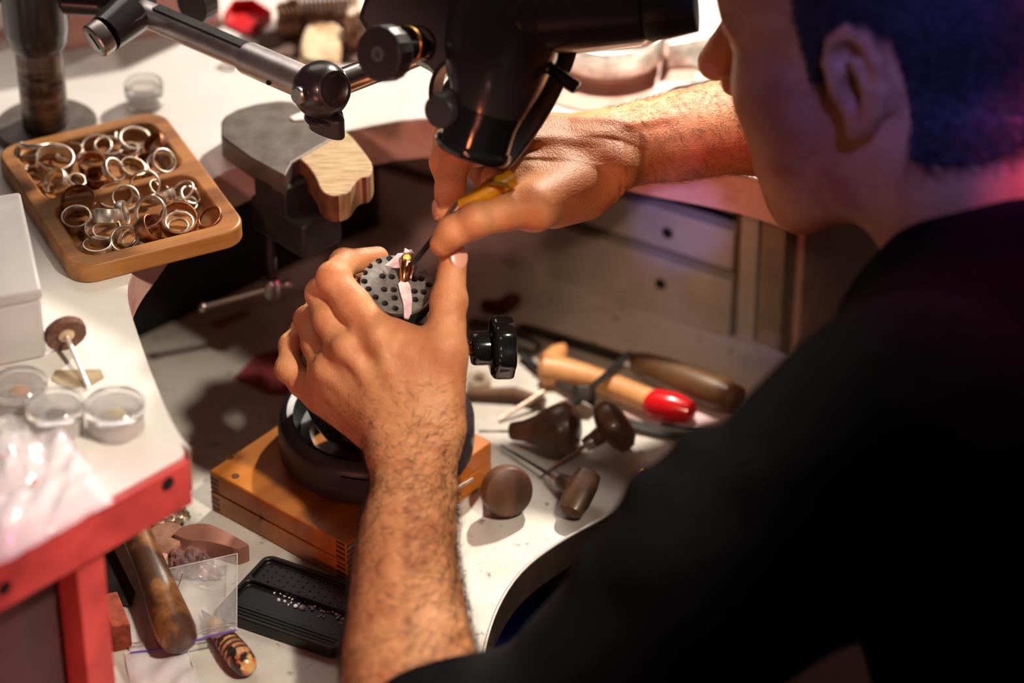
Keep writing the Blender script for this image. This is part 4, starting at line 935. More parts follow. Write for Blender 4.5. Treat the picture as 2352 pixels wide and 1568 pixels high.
def gl_(i): 
    j = ng-1-i
    return 'leftmost loose diamond on the black gem tray' if i == 0 else 'rightmost loose diamond on the black gem tray' if j == 0 else 'loose diamond, %s from the left end of the scatter on the gem tray' % ORD[i] if i < 18 else 'loose diamond, %s from the right end of the scatter on the gem tray' % ORD[j]
for gi, (px, py, sz) in enumerate(GEMS):
    R_ = sz/2/3.6*.001*1.45; p = PZ(px, py, .0048 + G0 + R_*.5)
    ax = nrm(np.array([rng.normal(0,.5), rng.normal(0,.5), 1]))
    prof = [(R_*.05,-R_*.8),(R_,-.05*R_),(R_,.08*R_),(R_*.58,R_*.45),(R_*.02,R_*.45)]
    single('loose_diamond', MB().lathe(prof, frame(p, ax), 8), M_['diamond'], gl_(gi), 'gem', group='loose diamonds on the gem tray', smooth=False)
# ---- blue bin below the tray opening
t = thing('blue_bin', 'blue plastic bin in the dark below the tray front', 'bin', PZ(1190,1345,-.30) - np.array([0,0,.39]))
p = PZ(1170,1350,-.30)
part('bin_body', MB().box((-.06,-.06,-.40),(.022,.03,-.002), tmat(p + np.array([0,0,0]))), M_['blue'], t, bevel=.004)
# ================================================================ person: implicit surfaces turned into one smooth body mesh
class SDF:
    def __init__(s, lo, hi, vox):
        s.lo = np.array(lo, float); s.vox = vox; s.n = np.ceil((np.array(hi) - s.lo)/vox).astype(int) + 1
        s.x = [s.lo[i] + vox*np.arange(s.n[i], dtype=np.float32) for i in range(3)]
    def field(s): return np.full(s.n, 1.0, np.float32)
    def sub(s, lo, hi):
        a = np.clip(np.floor((lo - s.lo)/s.vox).astype(int), 0, s.n); b = np.clip(np.ceil((hi - s.lo)/s.vox).astype(int) + 1, 0, s.n)
        sl = tuple(slice(a[i], b[i]) for i in range(3))
        return sl, s.x[0][sl[0]][:,None,None], s.x[1][sl[1]][None,:,None], s.x[2][sl[2]][None,None,:]
    @staticmethod
    def smin(a, b, k):
        if k <= 0: return np.minimum(a, b)
        h = np.maximum(k - np.abs(a - b), 0)/k
        return np.minimum(a, b) - h*h*k*.25
    def cone(s, f, a, b, ra, rb, k=.004, cutout=False):
        a = np.array(a, float); b = np.array(b, float); m = max(ra, rb) + k + 3*s.vox
        sl, X, Y, Z = s.sub(np.minimum(a, b) - m, np.maximum(a, b) + m)
        if 0 in [q.stop-q.start for q in sl]: return f
        d = b - a; L = max(np.dot(d, d), 1e-12)
        t = np.clip(((X-a[0])*d[0] + (Y-a[1])*d[1] + (Z-a[2])*d[2])/L, 0, 1)
        dd = np.sqrt((X-a[0]-t*d[0])**2 + (Y-a[1]-t*d[1])**2 + (Z-a[2]-t*d[2])**2) - (ra + t*(rb-ra))
        f[sl] = -s.smin(-f[sl], dd, k) if cutout else s.smin(f[sl], dd, k)
        return f
    def chain(s, f, pts, rad, k=.004, kj=.002):
        g = s.field()
        for i in range(len(pts)-1): s.cone(g, pts[i], pts[i+1], rad[i], rad[i+1], kj)
        return s.smin(f, g, k)
    def ell(s, f, c, A, r, k=.004, cutout=False):
        c = np.array(c, float); r = np.array(r, float); m = r.max() + k + 3*s.vox
        sl, X, Y, Z = s.sub(c - m, c + m)
        if 0 in [q.stop-q.start for q in sl]: return f
        q = [((X-c[0])*A[0,i] + (Y-c[1])*A[1,i] + (Z-c[2])*A[2,i]) for i in range(3)]
        k0 = np.sqrt(sum((q[i]/r[i])**2 for i in range(3))) + 1e-6; k1 = np.sqrt(sum((q[i]/r[i]**2)**2 for i in range(3))) + 1e-6
        dd = k0*(k0-1)/k1
        f[sl] = -s.smin(-f[sl], dd, k) if cutout else s.smin(f[sl], dd, k)
        return f
    def mesh(s, f, smooth=2, lam=.5):
        nx, ny, nz = f.shape; ins = f < 0
        c = np.zeros((nx-1, ny-1, nz-1), np.int8)
        for dx in (0,1):
            for dy in (0,1):
                for dz in (0,1): c += ins[dx:nx-1+dx, dy:ny-1+dy, dz:nz-1+dz]
        act = (c > 0) & (c < 8); idx = np.argwhere(act); vid = -np.ones(act.shape, np.int64); vid[act] = np.arange(len(idx))
        pos = np.zeros((len(idx), 3)); cnt = np.zeros(len(idx))
        cor = [(0,0,0),(1,0,0),(0,1,0),(1,1,0),(0,0,1),(1,0,1),(0,1,1),(1,1,1)]
        val = [f[idx[:,0]+a, idx[:,1]+b, idx[:,2]+d] for a, b, d in cor]
        for i, j in ((0,1),(2,3),(4,5),(6,7),(0,2),(1,3),(4,6),(5,7),(0,4),(1,5),(2,6),(3,7)):
            va, vb = val[i], val[j]; m = (va < 0) != (vb < 0)
            t = np.where(m, va/np.where(np.abs(va-vb) < 1e-12, 1, va-vb), 0)
            p = np.array(cor[i])[None] + t[:,None]*(np.array(cor[j])-np.array(cor[i]))[None]
            pos += np.where(m[:,None], p, 0); cnt += m
        V = s.lo + (idx + pos/np.maximum(cnt,1)[:,None])*s.vox
        Q = []
        for ax in range(3):
            o1, o2 = [(1,2),(2,0),(0,1)][ax]
            sh = [nx,ny,nz]; sl0 = [slice(1,None)]*3; sl0[ax] = slice(0,-1); sl1 = [slice(1,None)]*3; sl1[ax] = slice(1,None)
            A = ins[tuple(sl0)]; B = ins[tuple(sl1)]
            e = np.argwhere(A != B); 
            if not len(e): continue
            base = e + 1; base[:,ax] -= 1
            ok = np.all(base < np.array(act.shape), axis=1) & (base[:,o1] >= 1) & (base[:,o2] >= 1); base = base[ok]; e = e[ok]
            fl_ = A[tuple(e.T)]
            def g(d1, d2):
                b = base.copy(); b[:,o1] += d1; b[:,o2] += d2; return vid[tuple(b.T)]
            q = np.stack([g(-1,-1), g(0,-1), g(0,0), g(-1,0)], 1); q[~fl_] = q[~fl_][:,::-1]; Q.append(q)
        Q = np.concatenate(Q); Q = Q[np.all(Q >= 0, axis=1)]
        E = np.concatenate([Q[:,[0,1]], Q[:,[1,2]], Q[:,[2,3]], Q[:,[3,0]]])
        for it in range(smooth):
            acc = np.zeros_like(V); n_ = np.zeros(len(V))
            for a, b in ((0,1),(1,0)):
                for k in range(3): acc[:,k] += np.bincount(E[:,a], V[E[:,b],k], len(V))
                n_ += np.bincount(E[:,a], minlength=len(V))
            V = V + lam*(acc/np.maximum(n_,1)[:,None] - V)
        return V, Q
def grid(pts, pad, vox):
    p = np.array(pts); return SDF(p.min(0) - pad, p.max(0) + pad, vox)
def normals(V, Q):
    n = np.cross(V[Q[:,2]] - V[Q[:,0]], V[Q[:,3]] - V[Q[:,1]]); N = np.zeros_like(V)
    for k in range(4):
        for c in range(3): N[:,c] += np.bincount(Q[:,k], n[:,c], len(V))
    return N/np.maximum(np.linalg.norm(N, axis=1), 1e-12)[:,None]
def J(*a): return [PD(*q) for q in a]
# ---------------- left hand and forearm
def build_left():
    mc = J((880,790,1.988),(800,815,1.993),(752,862,2.006),(742,908,2.022))       # knuckles
    wr = J((975,1010,1.980),(950,1015,1.978),(925,1020,1.982),(908,1022,1.992))
    idx = J((872,775,1.985),(812,700,1.990),(766,640,2.000),(790,604,2.026),(868,590,2.040)); ri = [.0125,.0108,.0102,.0086,.0070]
    mid = J((797,800,1.993),(757,735,2.000),(738,674,2.015),(775,640,2.040),(840,640,2.054)); rm = [.0118,.0098,.0095,.0086,.0074]
    rin = J((754,850,2.008),(726,790,2.018),(708,735,2.033),(735,700,2.058),(800,705,2.068)); rr = [.0110,.0090,.0086,.0078,.0070]
    pin = J((742,905,2.022),(695,880,2.026),(663,846,2.030),(668,792,2.040),(690,756,2.046)); rp = [.0106,.0086,.0080,.0070,.0062]
    th = J((1000,955,1.985),(1019,810,1.984),(1026,750,1.990),(1030,692,1.996),(1041,597,2.001)); rt = [.0160,.0132,.0110,.0106,.0088]
    fa = [J((925,1050,1.980),(922,1120,1.968),(912,1210,1.955),(905,1300,1.940),(902,1490,1.910),(905,1640,1.885),(915,1780,1.865)), J((985,1050,1.982),(980,1120,1.970),(966,1210,1.956),(958,1300,1.942),(975,1490,1.912),(985,1640,1.888),(990,1780,1.868))]
    rf = [.0170,.0180,.0215,.0245,.0290,.0320,.0320]
    G = grid(sum([idx,mid,rin,pin,th,fa[0],fa[1]], []), .042, .00125)
    P = G.field()
    for a, b, r0, r1 in ((wr[0],mc[0],.0140,.0120),(wr[1],mc[1],.0140,.0122),(wr[2],mc[2],.0140,.0116),(wr[3],mc[3],.0135,.0112)): P = G.chain(P, [a,b], [r0,r1], .014)
    P = G.chain(P, th[:2], rt[:2], .018)
    P = G.chain(P, J((905,765,1.996),(960,785,1.998),(1005,800,1.996)), [.0085,.0080,.0095], .012)       # thumb web
    P = G.ell(P, PD(940,900,1.984), np.stack([CR,CU,CF],1), (.026,.036,.0165), .012)
    arm = G.field()
    for ch in fa: arm = G.chain(arm, ch, rf, .020)
    P = G.smin(P, arm, .016)
    # knuckles, tendons and veins under the skin
    for p, r in ((PD(866,768,1.9765),.0072),(PD(790,796,1.981),.0072),(PD(746,846,1.995),.0066),(PD(738,897,2.013),.006)): P = G.cone(P, p, p, r, r, .010)
    up = lambda pts, dz: [p - CF*dz for p in J(*pts)]
    for pts in (((866,768,1.9735),(905,880,1.9705),(960,1000,1.968)),((790,798,1.978),(860,890,1.975),(945,1005,1.968)),((748,850,1.993),(830,925,1.984),(925,1010,1.972))):
        P = G.chain(P, J(*pts), [.0036,.0032,.0026], .005)
    for pts in (((810,850,1.9835),(838,868,1.9800),(872,872,1.9750),(900,905,1.9715)),((770,905,2.0),(815,950,1.992),(850,985,1.985)),((980,1080,1.954),(975,1180,1.938),(990,1290,1.922),(985,1400,1.906))):
        P = G.chain(P, J(*pts), [.0021]*4, .004)
    # wrist bone
    P = G.cone(P, PD(905,1050,1.974), PD(905,1050,1.974), .011, .011, .014)
    P = G.cone(P, PD(1010,1010,1.976), PD(1022,985,1.978), .010, .010, .014)
    out = P
    for ch, r in ((idx,ri),(mid,rm),(rin,rr),(pin,rp)):
        F = G.chain(G.field(), ch, r, .0, .004)
        for j in (2,3): F = G.cone(F, ch[j] - CF*.0012, ch[j] - CF*.0012, r[j]*1.04, r[j]*1.04, .003)
        out = G.smin(out, G.smin(P, F, .008), .0012)
    F = G.chain(G.field(), th, rt, .0, .006)
    F = G.cone(F, th[3] + CR*.0012, th[3] + CR*.0012, .0108, .0108, .003)
    out = G.smin(out, G.smin(P, F, .008), .0012)
    return G.mesh(out, 2)
# ---------------- right hand and forearm
def build_right():
    idx = J((1165,330,2.030),(1100,340,2.018),(1046,356,2.010),(1034,430,2.006),(1020,486,2.000)); ri = [.0125,.0108,.0104,.0092,.0070]
    mid = J((1160,296,2.048),(1090,296,2.042),(1032,312,2.034),(1020,372,2.026),(1030,435,2.018)); rm = [.0122,.0106,.0102,.0090,.0074]
    rin = J((1180,312,2.068),(1120,335,2.072),(1085,368,2.068),(1120,410,2.050),(1165,425,2.035)); rr = [.0116,.0098,.0094,.0082,.0070]
    pin = J((1200,340,2.080),(1150,365,2.085),(1125,390,2.080),(1155,425,2.062),(1195,440,2.045)); rp = [.0110,.0090,.0086,.0076,.0064]
    th = J((1350,412,2.035),(1228,474,1.994),(1160,488,1.985),(1092,507,1.980),(1040,532,1.981),(1016,560,1.985)); rt = [.0165,.0132,.0105,.0102,.0092,.0080]
    fa = [J((1398,320,2.055),(1470,298,2.064),(1560,282,2.074),(1690,262,2.092),(1850,268,2.112),(2060,290,2.14)), J((1392,376,2.042),(1470,358,2.050),(1560,340,2.058),(1690,311,2.072),(1850,320,2.095),(2060,330,2.13))]
    rf = [.0162,.0176,.0205,.0240,.0280,.032]
    G = grid(sum([idx,mid,rin,pin,th,fa[0],fa[1]], []), .04, .00125)
    P = G.field()
    for a, b, r0, r1 in zip(J((1385,345,2.046),(1385,322,2.056),(1385,326,2.066),(1388,345,2.072)), [idx[0],mid[0],rin[0],pin[0]], (.0140,.0138,.0135,.013), (.0122,.0122,.0116,.011)): P = G.chain(P, [a,b], [r0,r1], .014)
    P = G.chain(P, th[:2], rt[:2], .020)
    P = G.chain(P, J((1260,400,2.030),(1215,410,2.020),(1195,420,2.014)), [.0165,.0135,.009], .014)
    P = G.chain(P, J((1340,445,2.035),(1270,470,2.020)), [.016,.0135], .014)
    arm = G.field()
    for ch in fa: arm = G.chain(arm, ch, rf, .020)
    P = G.smin(P, arm, .016)
    P = G.cone(P, PD(1420,395,2.030), PD(1420,395,2.030), .010, .010, .016)
    P = G.cone(P, PD(1165,326,2.020), PD(1165,326,2.020), .007, .007, .010)
    for pts in (((1170,320,2.016),(1270,325,2.026),(1380,335,2.030)),((1200,435,2.002),(1290,405,2.014),(1370,385,2.026))):
        P = G.chain(P, J(*pts), [.0028,.0026,.0022], .006)
    for pts in (((1330,285,2.040),(1440,290,2.038),(1540,275,2.046),(1660,262,2.062)),):
        P = G.chain(P, J(*pts), [.0022]*4, .005)
    out = P
    for ch, r in ((idx,ri),(mid,rm),(rin,rr),(pin,rp)):
        F = G.chain(G.field(), ch, r, .0, .004); out = G.smin(out, G.smin(P, F, .008), .0012)
    F = G.chain(G.field(), th, rt, .0, .006)
    F = G.cone(F, PD(1092,503,1.974), PD(1092,503,1.974), .0092, .0092, .005)
    out = G.smin(out, G.smin(P, F, .009), .0012)
    return G.mesh(out, 2)
# ---------------- head
ya_, pi_ = math.radians(25), math.radians(13)
f0h = np.array([-math.cos(ya_), math.sin(ya_), 0]); lh = np.array([-math.sin(ya_), -math.cos(ya_), 0]); zz3 = np.array([0,0,1.0])
fh = math.cos(pi_)*f0h - math.sin(pi_)*zz3; uh = math.cos(pi_)*zz3 + math.sin(pi_)*f0h
HC = PD(1950,190,1.845) - lh*.074
HA = np.stack([fh, lh, uh], 1)
def Hp(f, l, u): return HC + fh*f + lh*l + uh*u
NB = PD(2330,740,1.86)       # neck base
def build_head():
    G = SDF(HC - np.array([.17,.17,.27]), HC + np.array([.22,.17,.17]), .0021)
    g = G.field()
    g = G.ell(g, Hp(-.018,0,.045), HA, (.100,.074,.092), .0)
    g = G.ell(g, Hp(.038,0,-.036), HA, (.060,.060,.086), .03)
    g = G.ell(g, Hp(.050,0,.035), HA, (.052,.060,.062), .02)
    g = G.cone(g, Hp(.074,-.012,-.104), Hp(.074,.012,-.104), .020, .020, .03)
    for s in (-1, 1):
        g = G.cone(g, Hp(.060,.046*s,-.018), Hp(.060,.046*s,-.018), .024, .024, .022); g = G.cone(g, Hp(.058,.038*s,-.035), Hp(.062,.034*s,-.075), .026, .024, .02)
        g = G.cone(g, Hp(.085,.012*s,.030), Hp(.076,.044*s,.026), .012, .010, .012)
        g = G.cone(g, Hp(.020,.052*s,-.084), Hp(.064,.034*s,-.108), .016, .015, .02)     # jaw line
        g = G.ell(g, Hp(.094,.030*s,.006), HA, (.010,.015,.010), .008, cutout=True)
        g = G.cone(g, Hp(.080,.030*s,.005), Hp(.080,.030*s,.005), .0115, .0115, .003)
        g = G.cone(g, Hp(.104,.012*s,-.034), Hp(.104,.012*s,-.034), .0085, .0085, .006)
    g = G.cone(g, Hp(.092,0,.012), Hp(.120,0,-.026), .0085, .0115, .008)
    g = G.cone(g, Hp(.094,-.016,-.054), Hp(.094,.016,-.054), .008, .008, .008)
    g = G.cone(g, Hp(.088,-.014,-.070), Hp(.088,.014,-.070), .009, .009, .008)
    g = G.cone(g, Hp(-.030,0,-.050), NB, .056, .062, .035)
    g = G.cone(g, Hp(-.010,.03,-.07), NB + fh*.02, .022, .03, .03)
    for s in (-1, 1):
        E = lambda f, u, o=0: Hp(f*.80-.004, s*(.0745 + .0045*max(0,-f)/.024 + o), u*.95)
        path = [(.013,.000),(.016,.016),(.010,.030),(-.003,.037),(-.016,.033),(-.024,.018),(-.024,.000),(-.018,-.015),(-.008,-.025),(.002,-.029)]
        h = G.chain(G.field(), [E(a,b,.003) for a, b in path], [.0035,.0042,.0046,.0048,.0050,.0052,.0050,.0050,.0070,.0078], 0, .002)
        h = G.cone(h, E(.000,-.027,.001), E(.007,-.020,-.001), .0075, .0055, .004)
        h = G.chain(h, [E(.006,.024,.003),(E(-.008,.018,.006)),E(-.014,.002,.006),E(-.008,-.013,.004)], [.003,.0042,.0042,.0045], .004)
        A2 = np.stack([fh, nrm(lh*s - fh*.35), uh], 1)
        h = G.ell(h, E(-.006,.003,-.005), A2, (.021,.0055,.031), .004)
        h = G.cone(h, E(.011,-.005,.002), E(.012,.000,.001), .0055, .005, .004)
        h = G.ell(h, E(-.001,-.003,.002), A2, (.0085,.009,.0105), .004, cutout=True)
        h = G.ell(h, E(.002,.020,.003), A2, (.009,.005,.007), .004, cutout=True)
        g = G.smin(g, h, .006)
    return G.mesh(g, 2)
def skin_mat(name, base, base2, red, bumpk=.27):
    m = mat(name, base, .48, col2=base2, scale=38, lo=.42, hi=.66, sss=.06, col3=red, scale3=26, lo3=.52, hi3=.78)
    N = m.node_tree.nodes; L = m.node_tree.links; b = N['Principled BSDF']
    tc = N.new('ShaderNodeTexCoord')
    v = N.new('ShaderNodeTexVoronoi'); v.inputs['Scale'].default_value = 760; v.distance = 'MANHATTAN'; L.new(tc.outputs['Object'], v.inputs['Vector'])
    n = N.new('ShaderNodeTexNoise'); n.inputs['Scale'].default_value = 260; n.inputs['Detail'].default_value = 6; n.inputs['Distortion'].default_value = 1.2; L.new(tc.outputs['Object'], n.inputs['Vector'])
    ad_ = N.new('ShaderNodeMath'); ad_.operation = 'MULTIPLY_ADD'; ad_.inputs[1].default_value = .55; L.new(v.outputs['Distance'], ad_.inputs[0]); L.new(n.outputs['Fac'], ad_.inputs[2])
    bp = N.new('ShaderNodeBump'); bp.inputs['Strength'].default_value = bumpk; bp.inputs['Distance'].default_value = .0012; L.new(ad_.outputs[0], bp.inputs['Height']); L.new(bp.outputs[0], b.inputs['Normal'])
    b.inputs['Specular IOR Level'].default_value = .35
    return m
M_['skin'] = skin_mat('skin', (204,142,98), (186,118,78), (170,92,62))
M_['nail'] = mat('fingernail', (206,150,128), .28, coat=.2)
M_['hair'] = mat('dark_short_hair', (34,28,30), .7, col2=(58,50,52), scale=140)
M_['armhair'] = mat('arm_hair', (44,26,18), .5)
M_['knit'] = mat('black_knit', (12,12,14), .92, col2=(17,16,20), scale=120, bump=.3, bscale=700, spec=.15)
def mesh_obj(name, V, Q, m, parent, inv, label=None, kind=None):
    me = bpy.data.meshes.new(name); v = V @ inv[:3,:3].T + inv[:3,3]
    me.vertices.add(len(v)); me.vertices.foreach_set('co', v.astype(np.float32).ravel())
    k = Q.shape[1]; me.loops.add(Q.size); me.loops.foreach_set('vertex_index', Q.astype(np.int32).ravel())
    me.polygons.add(len(Q)); me.polygons.foreach_set('loop_start', (np.arange(len(Q))*k).astype(np.int32)); me.update(calc_edges=True); me.validate()
    me.polygons.foreach_set('use_smooth', [True]*len(me.polygons)); me.materials.append(m)
    o = bpy.data.objects.new(name, me); COL.objects.link(o)
    if parent: o.parent = parent; MW[o.name] = MW[parent.name]
    if label: o['label'] = label
    if kind: o['kind'] = kind
    return o
person = thing('person', 'man in a black sweater bent over the microscope, working with both hands', 'person', (.45, 1.33, -.40))
pinv = np.linalg.inv(MW['person'])
VL, QL = build_left(); VR, QR = build_right(); VH, QH = build_head()
# simple torso core under the clothes so the body is one piece
def build_torso():
    T = J((2330,720,1.87),(2420,1100,1.86),(2560,1650,1.86)); G = grid(T + J((2060,1010,1.75),(1100,1680,1.86),(2120,330,2.14),(2420,560,1.98)), .16, .006)
    g = G.chain(G.field(), T, [.075,.105,.12], 0, .03)
    g = G.chain(g, [NB] + J((2330,760,1.87)), [.055,.06], .03)
    g = G.chain(g, J((2060,1010,1.76),(1640,1290,1.80),(1270,1710,1.85),(960,1760,1.872)), [.048,.045,.036,.034], .03)
    g = G.chain(g, J((2430,560,2.0),(2380,420,2.08),(2060,310,2.135)), [.048,.045,.036], .03)
    g = G.chain(g, J((2060,1010,1.76),(2330,800,1.87),(2430,560,2.0)), [.05,.06,.05], .03)
    return G.mesh(g, 2)
VT, QT = build_torso()
def joinm(*vq):
    V = []; Q = []; b = 0
    for v, q in vq: V.append(v); Q.append(q + b); b += len(v)
    return np.concatenate(V), np.concatenate(Q)
VB, QB = joinm((VL,QL),(VR,QR),(VH,QH),(VT,QT))
mesh_obj('body', VB, QB, M_['skin'], person, pinv)
# ---------------- nails
def nail(c, n, along, w_, l_, lab):
    M = frame(c, n, along); mb = MB(); mb.sphere((0,0,0), 1, 18, 10, (l_, w_, .0011), M)
    part('fingernail', mb, M_['nail'], person, label=lab)
tl = PD(1042,596,2.001); tn = nrm(.42*CR - .86*CF + .22*CU); nail(tl + tn*.0080, tn, nrm(CU + .1*CR), .0062, .0082, 'thumbnail of the left hand')
tp_ = PD(690,756,2.046); nail(tp_ + nrm(-.30*CR - .80*CF + .45*CU)*.0060, nrm(-.30*CR - .80*CF + .45*CU), nrm(CU*.8 + CR*.3), .0042, .0055, 'little fingernail of the left hand')
ti = PD(1022,480,2.001); nail(ti + nrm(-.85*CR - .45*CF - .1*CU)*.0066, nrm(-.85*CR - .45*CF - .1*CU), nrm(CU), .0046, .0065, 'index fingernail of the right hand')
# ---------------- hair strands
def strands(V, Q, mask, n, length, dirf, rad, lift, seed, curl=.3, seg=3):
    r = np.random.default_rng(seed); N = normals(V, Q); C = V[Q].mean(1); FN = N[Q].mean(1)
    w = mask(C, FN).astype(float); A = np.linalg.norm(np.cross(V[Q[:,2]]-V[Q[:,0]], V[Q[:,3]]-V[Q[:,1]]), axis=1); w = w*A
    if w.sum() == 0: return np.zeros((0,3)), np.zeros((0,4),int)
    k = r.choice(len(Q), n, p=w/w.sum()); uv = r.random((n,2))
    q = Q[k]; P0 = (V[q[:,0]]*(1-uv[:,:1])+V[q[:,1]]*uv[:,:1])*(1-uv[:,1:]) + (V[q[:,3]]*(1-uv[:,:1])+V[q[:,2]]*uv[:,:1])*uv[:,1:]
    n_ = FN[k]; d = dirf(P0, n_) + r.normal(0, curl, (n,3)); d -= n_*np.sum(d*n_, 1)[:,None]; d /= np.linalg.norm(d, axis=1)[:,None] + 1e-9
    L = length*(.5 + r.random(n))[:,None]
    side = np.cross(n_, d); bend = r.normal(0, .35, (n,1))
    pts = []
    for i in range(seg+1):
        t = i/seg; h = lift*L*(1.6*t*(1.15-t)) if lift < .6 else lift*L*t
        pts.append(P0 + d*L*t*(1-.15*t) + n_*(h - .0002*(i == 0)) + side*L*bend*t*t)
    out = []; 
    for i, p in enumerate(pts):
        rr_ = rad*(1-.75*i/seg)
        for a in range(3):
            an_ = a*2.0944; out.append(p + (side*math.cos(an_) + n_*math.sin(an_))*rr_)
    W = np.stack(out, 1).reshape(-1,3); m_ = 3*(seg+1)
    base = (np.arange(n)*m_)[:,None]; F = []
    for i in range(seg):
        for a in range(3):
            b = (a+1) % 3; F.append(np.stack([base[:,0]+i*3+a, base[:,0]+i*3+b, base[:,0]+(i+1)*3+b, base[:,0]+(i+1)*3+a], 1))
    return W, np.concatenate(F)
eL = PD(945,1640,1.89); wL = PD(955,1045,1.98); dL = nrm(eL-wL)
def mL(C, n_):
    t = (C - wL) @ dL; x = C @ CR; fc = -(n_ @ CF)
    dens = np.clip((t+.040)/.06, 0, 1)*(t < .19)
    return dens*(.30 + .9*np.clip(n_ @ CR + .15, 0, 1) + .9*np.clip(-(n_ @ CR) - .2, 0, 1))*(fc > -.5)
W1, F1 = strands(VL, QL, mL, 5200, .0125, lambda p, n_: dL*.55 + np.cross(n_, dL)*(.75*np.sign((p - wL) @ CR + .003))[:,None]*-1 + CR*.25, .00011, .28, 1, .35)
wR = PD(1395,348,2.05); eR = PD(1700,285,2.085); dR = nrm(eR-wR)
def mR(C, n_):
    t = (C - wR) @ dR; return np.clip((t+.01)/.05, 0, 1)*(t < .16)*(.5 + np.clip(n_ @ CU, 0, 1))*(-(n_ @ CF) > -.6)
W2, F2 = strands(VR, QR, mR, 3400, .0080, lambda p, n_: dR*.6 - CU*.65, .000085, .25, 2, .35)
W3, F3 = joinm((W1,F1),(W2,F2))
mesh_obj('arm_hair', W3, F3, M_['armhair'], person, pinv, 'dark hair on both forearms', 'stuff')
# ---------------- head hair: short strands with a close cap under them
hl = lambda V: ((V - HC) @ fh, (V - HC) @ lh, (V - HC) @ uh)
def hmask(C, n_=None):
    f, l, u = hl(C); a = np.abs(l)
    back = (f < -.030) & (u > -.050)
    top = u > .055 + .45*np.maximum(f-.01, 0) + .0*a
    side = (f < .030) & (u > .030) & (a > .04)
    burn = (f < .030) & (f > .010) & (u > -.006) & (a > .05)
    near_ear = (f > -.034) & (f < .018) & (u < .040) & (u > -.04) & (a > .076)
    return ((back | top | side | burn) & ~near_ear & (f < .085))
m = hmask(VH)
Qc = QH[m[QH].all(1)]; NH = normals(VH, QH)
used = np.unique(Qc); mp = -np.ones(len(VH), int); mp[used] = np.arange(len(used))
cap = VH[used] + NH[used]*.0016 + NH[used]*(rng.random((len(used),1))*.0012)
hair = mesh_obj('hair', cap, mp[Qc], M_['hair'], person, pinv, 'short dark hair')
W4, F4 = strands(VH, QH, hmask, 16000, .017, lambda p, n_: -fh*.6 - uh*.6 + np.zeros_like(p), .00028, .42, 5, .35)
mesh_obj('hair_strands', W4, F4, M_['hair'], hair, pinv, None, 'stuff')
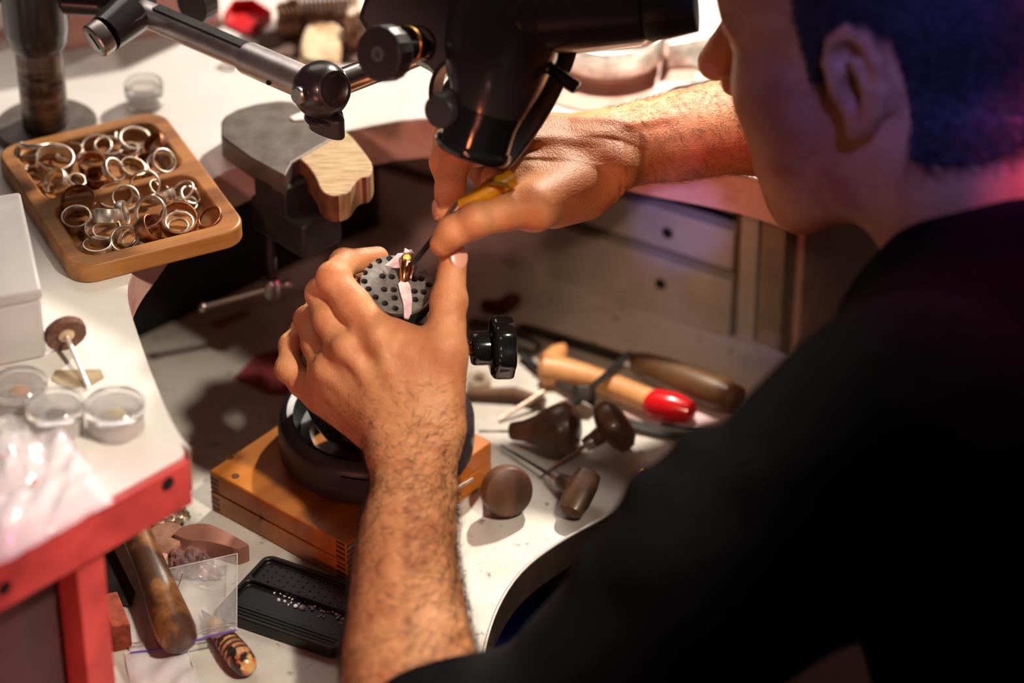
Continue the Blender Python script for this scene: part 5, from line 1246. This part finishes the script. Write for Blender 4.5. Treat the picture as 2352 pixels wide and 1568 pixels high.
# ---------------- sweater
def build_sweater():
    S = J((2090,1020,1.76),(1670,1300,1.80),(1300,1690,1.845),(1010,1700,1.872))
    T = J((2350,850,1.875),(2440,1190,1.86),(2620,1700,1.86),(2750,2200,1.88))
    R_ = J((2500,740,2.0),(2440,500,2.085),(2080,312,2.135),(1960,298,2.122))
    G = grid(S + T + R_ + J((1960,700,1.86)), .15, .0034)
    g = G.chain(G.field(), T, [.088,.128,.142,.15], 0, .03)
    a = G.chain(G.field(), S[:3], [.070,.066,.058], 0, .02)
    g = G.smin(g, a, .05)
    c = G.chain(G.field(), [S[2]] + J((1180,1690,1.855),(1075,1665,1.866),(1000,1660,1.868)), [.056,.049,.043,.0405], 0, .01)
    g = G.smin(g, c, .02)
    g = G.chain(g, J((2080,1010,1.77),(2350,850,1.88),(2500,740,2.0)), [.066,.080,.066], .05)
    g = G.chain(g, R_, [.066,.060,.050,.044], .03)
    g = G.cone(g, PD(2130,800,1.86), PD(2160,920,1.85), .045, .06, .05)               # chest
    # collar
    nd = nrm(HC - uh*.05 - NB); cM = frame(NB + nd*.020, nd, fh)
    ring = [NB + nd*(.022+.004*math.cos(t)) + (cM[:3,0]*math.cos(t)*.074 + cM[:3,1]*math.sin(t)*.066) for t in np.linspace(0, 2*math.pi, 25)]
    g = G.chain(g, ring, [.0085]*25, .012, .001)
    g = G.chain(g, [NB - nd*.03, NB + nd*.012], [.08,.068], .03)
    # folds
    for pts, r in ((((1480,1120,1.79),(1600,1260,1.765),(1640,1420,1.77)),.010),(((1370,1300,1.81),(1430,1420,1.785),(1520,1560,1.785)),.012),(((1260,1480,1.83),(1340,1560,1.80),(1420,1660,1.80)),.013),(((1600,1030,1.79),(1760,1120,1.735),(1900,1280,1.73)),.011),(((1960,830,1.83),(2040,960,1.75),(2060,1150,1.72)),.012),(((1150,1560,1.86),(1210,1620,1.825),(1260,1700,1.82)),.011)):
        g = G.chain(g, J(*pts), [r]*3, .014)
    # drape noise
    X, Y, Z = np.meshgrid(*G.x, indexing='ij')
    g += (.0022*np.sin(38*X + 22*Y + 9*np.sin(14*Z)) * np.sin(31*Z - 17*X + 5*np.sin(19*Y))).astype(np.float32)
    # cuff opening: cut along the forearm axis
    ax_ = nrm(nrm(PD(945,1500,1.911) - PD(945,1640,1.887)) - CR*.30); p0 = PD(965,1622,1.894)
    cut_ = ((X-p0[0])*ax_[0] + (Y-p0[1])*ax_[1] + (Z-p0[2])*ax_[2])
    near = (np.abs(X - p0[0]) < .13) & (Z < .13)
    g = np.where(near, np.maximum(g, cut_.astype(np.float32)), g)
    return G.mesh(g, 3)
VS, QS = build_sweater()
sw = mesh_obj('sweater', VS, QS, M_['knit'], person, pinv, 'black knit sweater with sleeves pushed up')
# legs under the bench
def build_legs():
    hip = PD(2600,1900,1.86); a = np.array([.50,1.34,-.16]); 
    G = SDF((-.10,.95,-.72), (.75,1.80,.05), .008); g = G.field()
    for s in (-1, 1):
        o_ = np.array([.10,.13,0])*s; h_ = np.array([.52,1.32,-.19]) + o_; k_ = np.array([.12,1.50,-.20]) + o_*.9; an_ = np.array([.16,1.46,-.62]) + o_
        g = G.chain(g, [h_, k_, an_], [.085,.062,.05], .03); g = G.cone(g, an_ + [0,0,-.03], an_ + np.array([-.16,.07,-.05]), .045, .035, .02)
    return G.mesh(g, 2)
VG, QG = build_legs()
mesh_obj('trousers', VG, QG, mat('dark_trousers',(28,28,36),.8), person, pinv, 'dark trousers')
st_ = thing('stool', 'dark round work stool under the seated man, out of the light', 'stool', (.55,1.30,-.70))
part('seat', MB().lathe([(.0005,.40),(.17,.40),(.175,.41),(.175,.435),(.165,.445),(.0005,.445)], None, 40), M_['black_rubber'], st_, world=False)
for k in range(4):
    a = k*math.pi/2 + .4; part('leg', MB().tube([(.10*math.cos(a),.10*math.sin(a),.40),(.19*math.cos(a),.19*math.sin(a),.002)], .013, 12), M_['iron_dark'], st_, world=False)
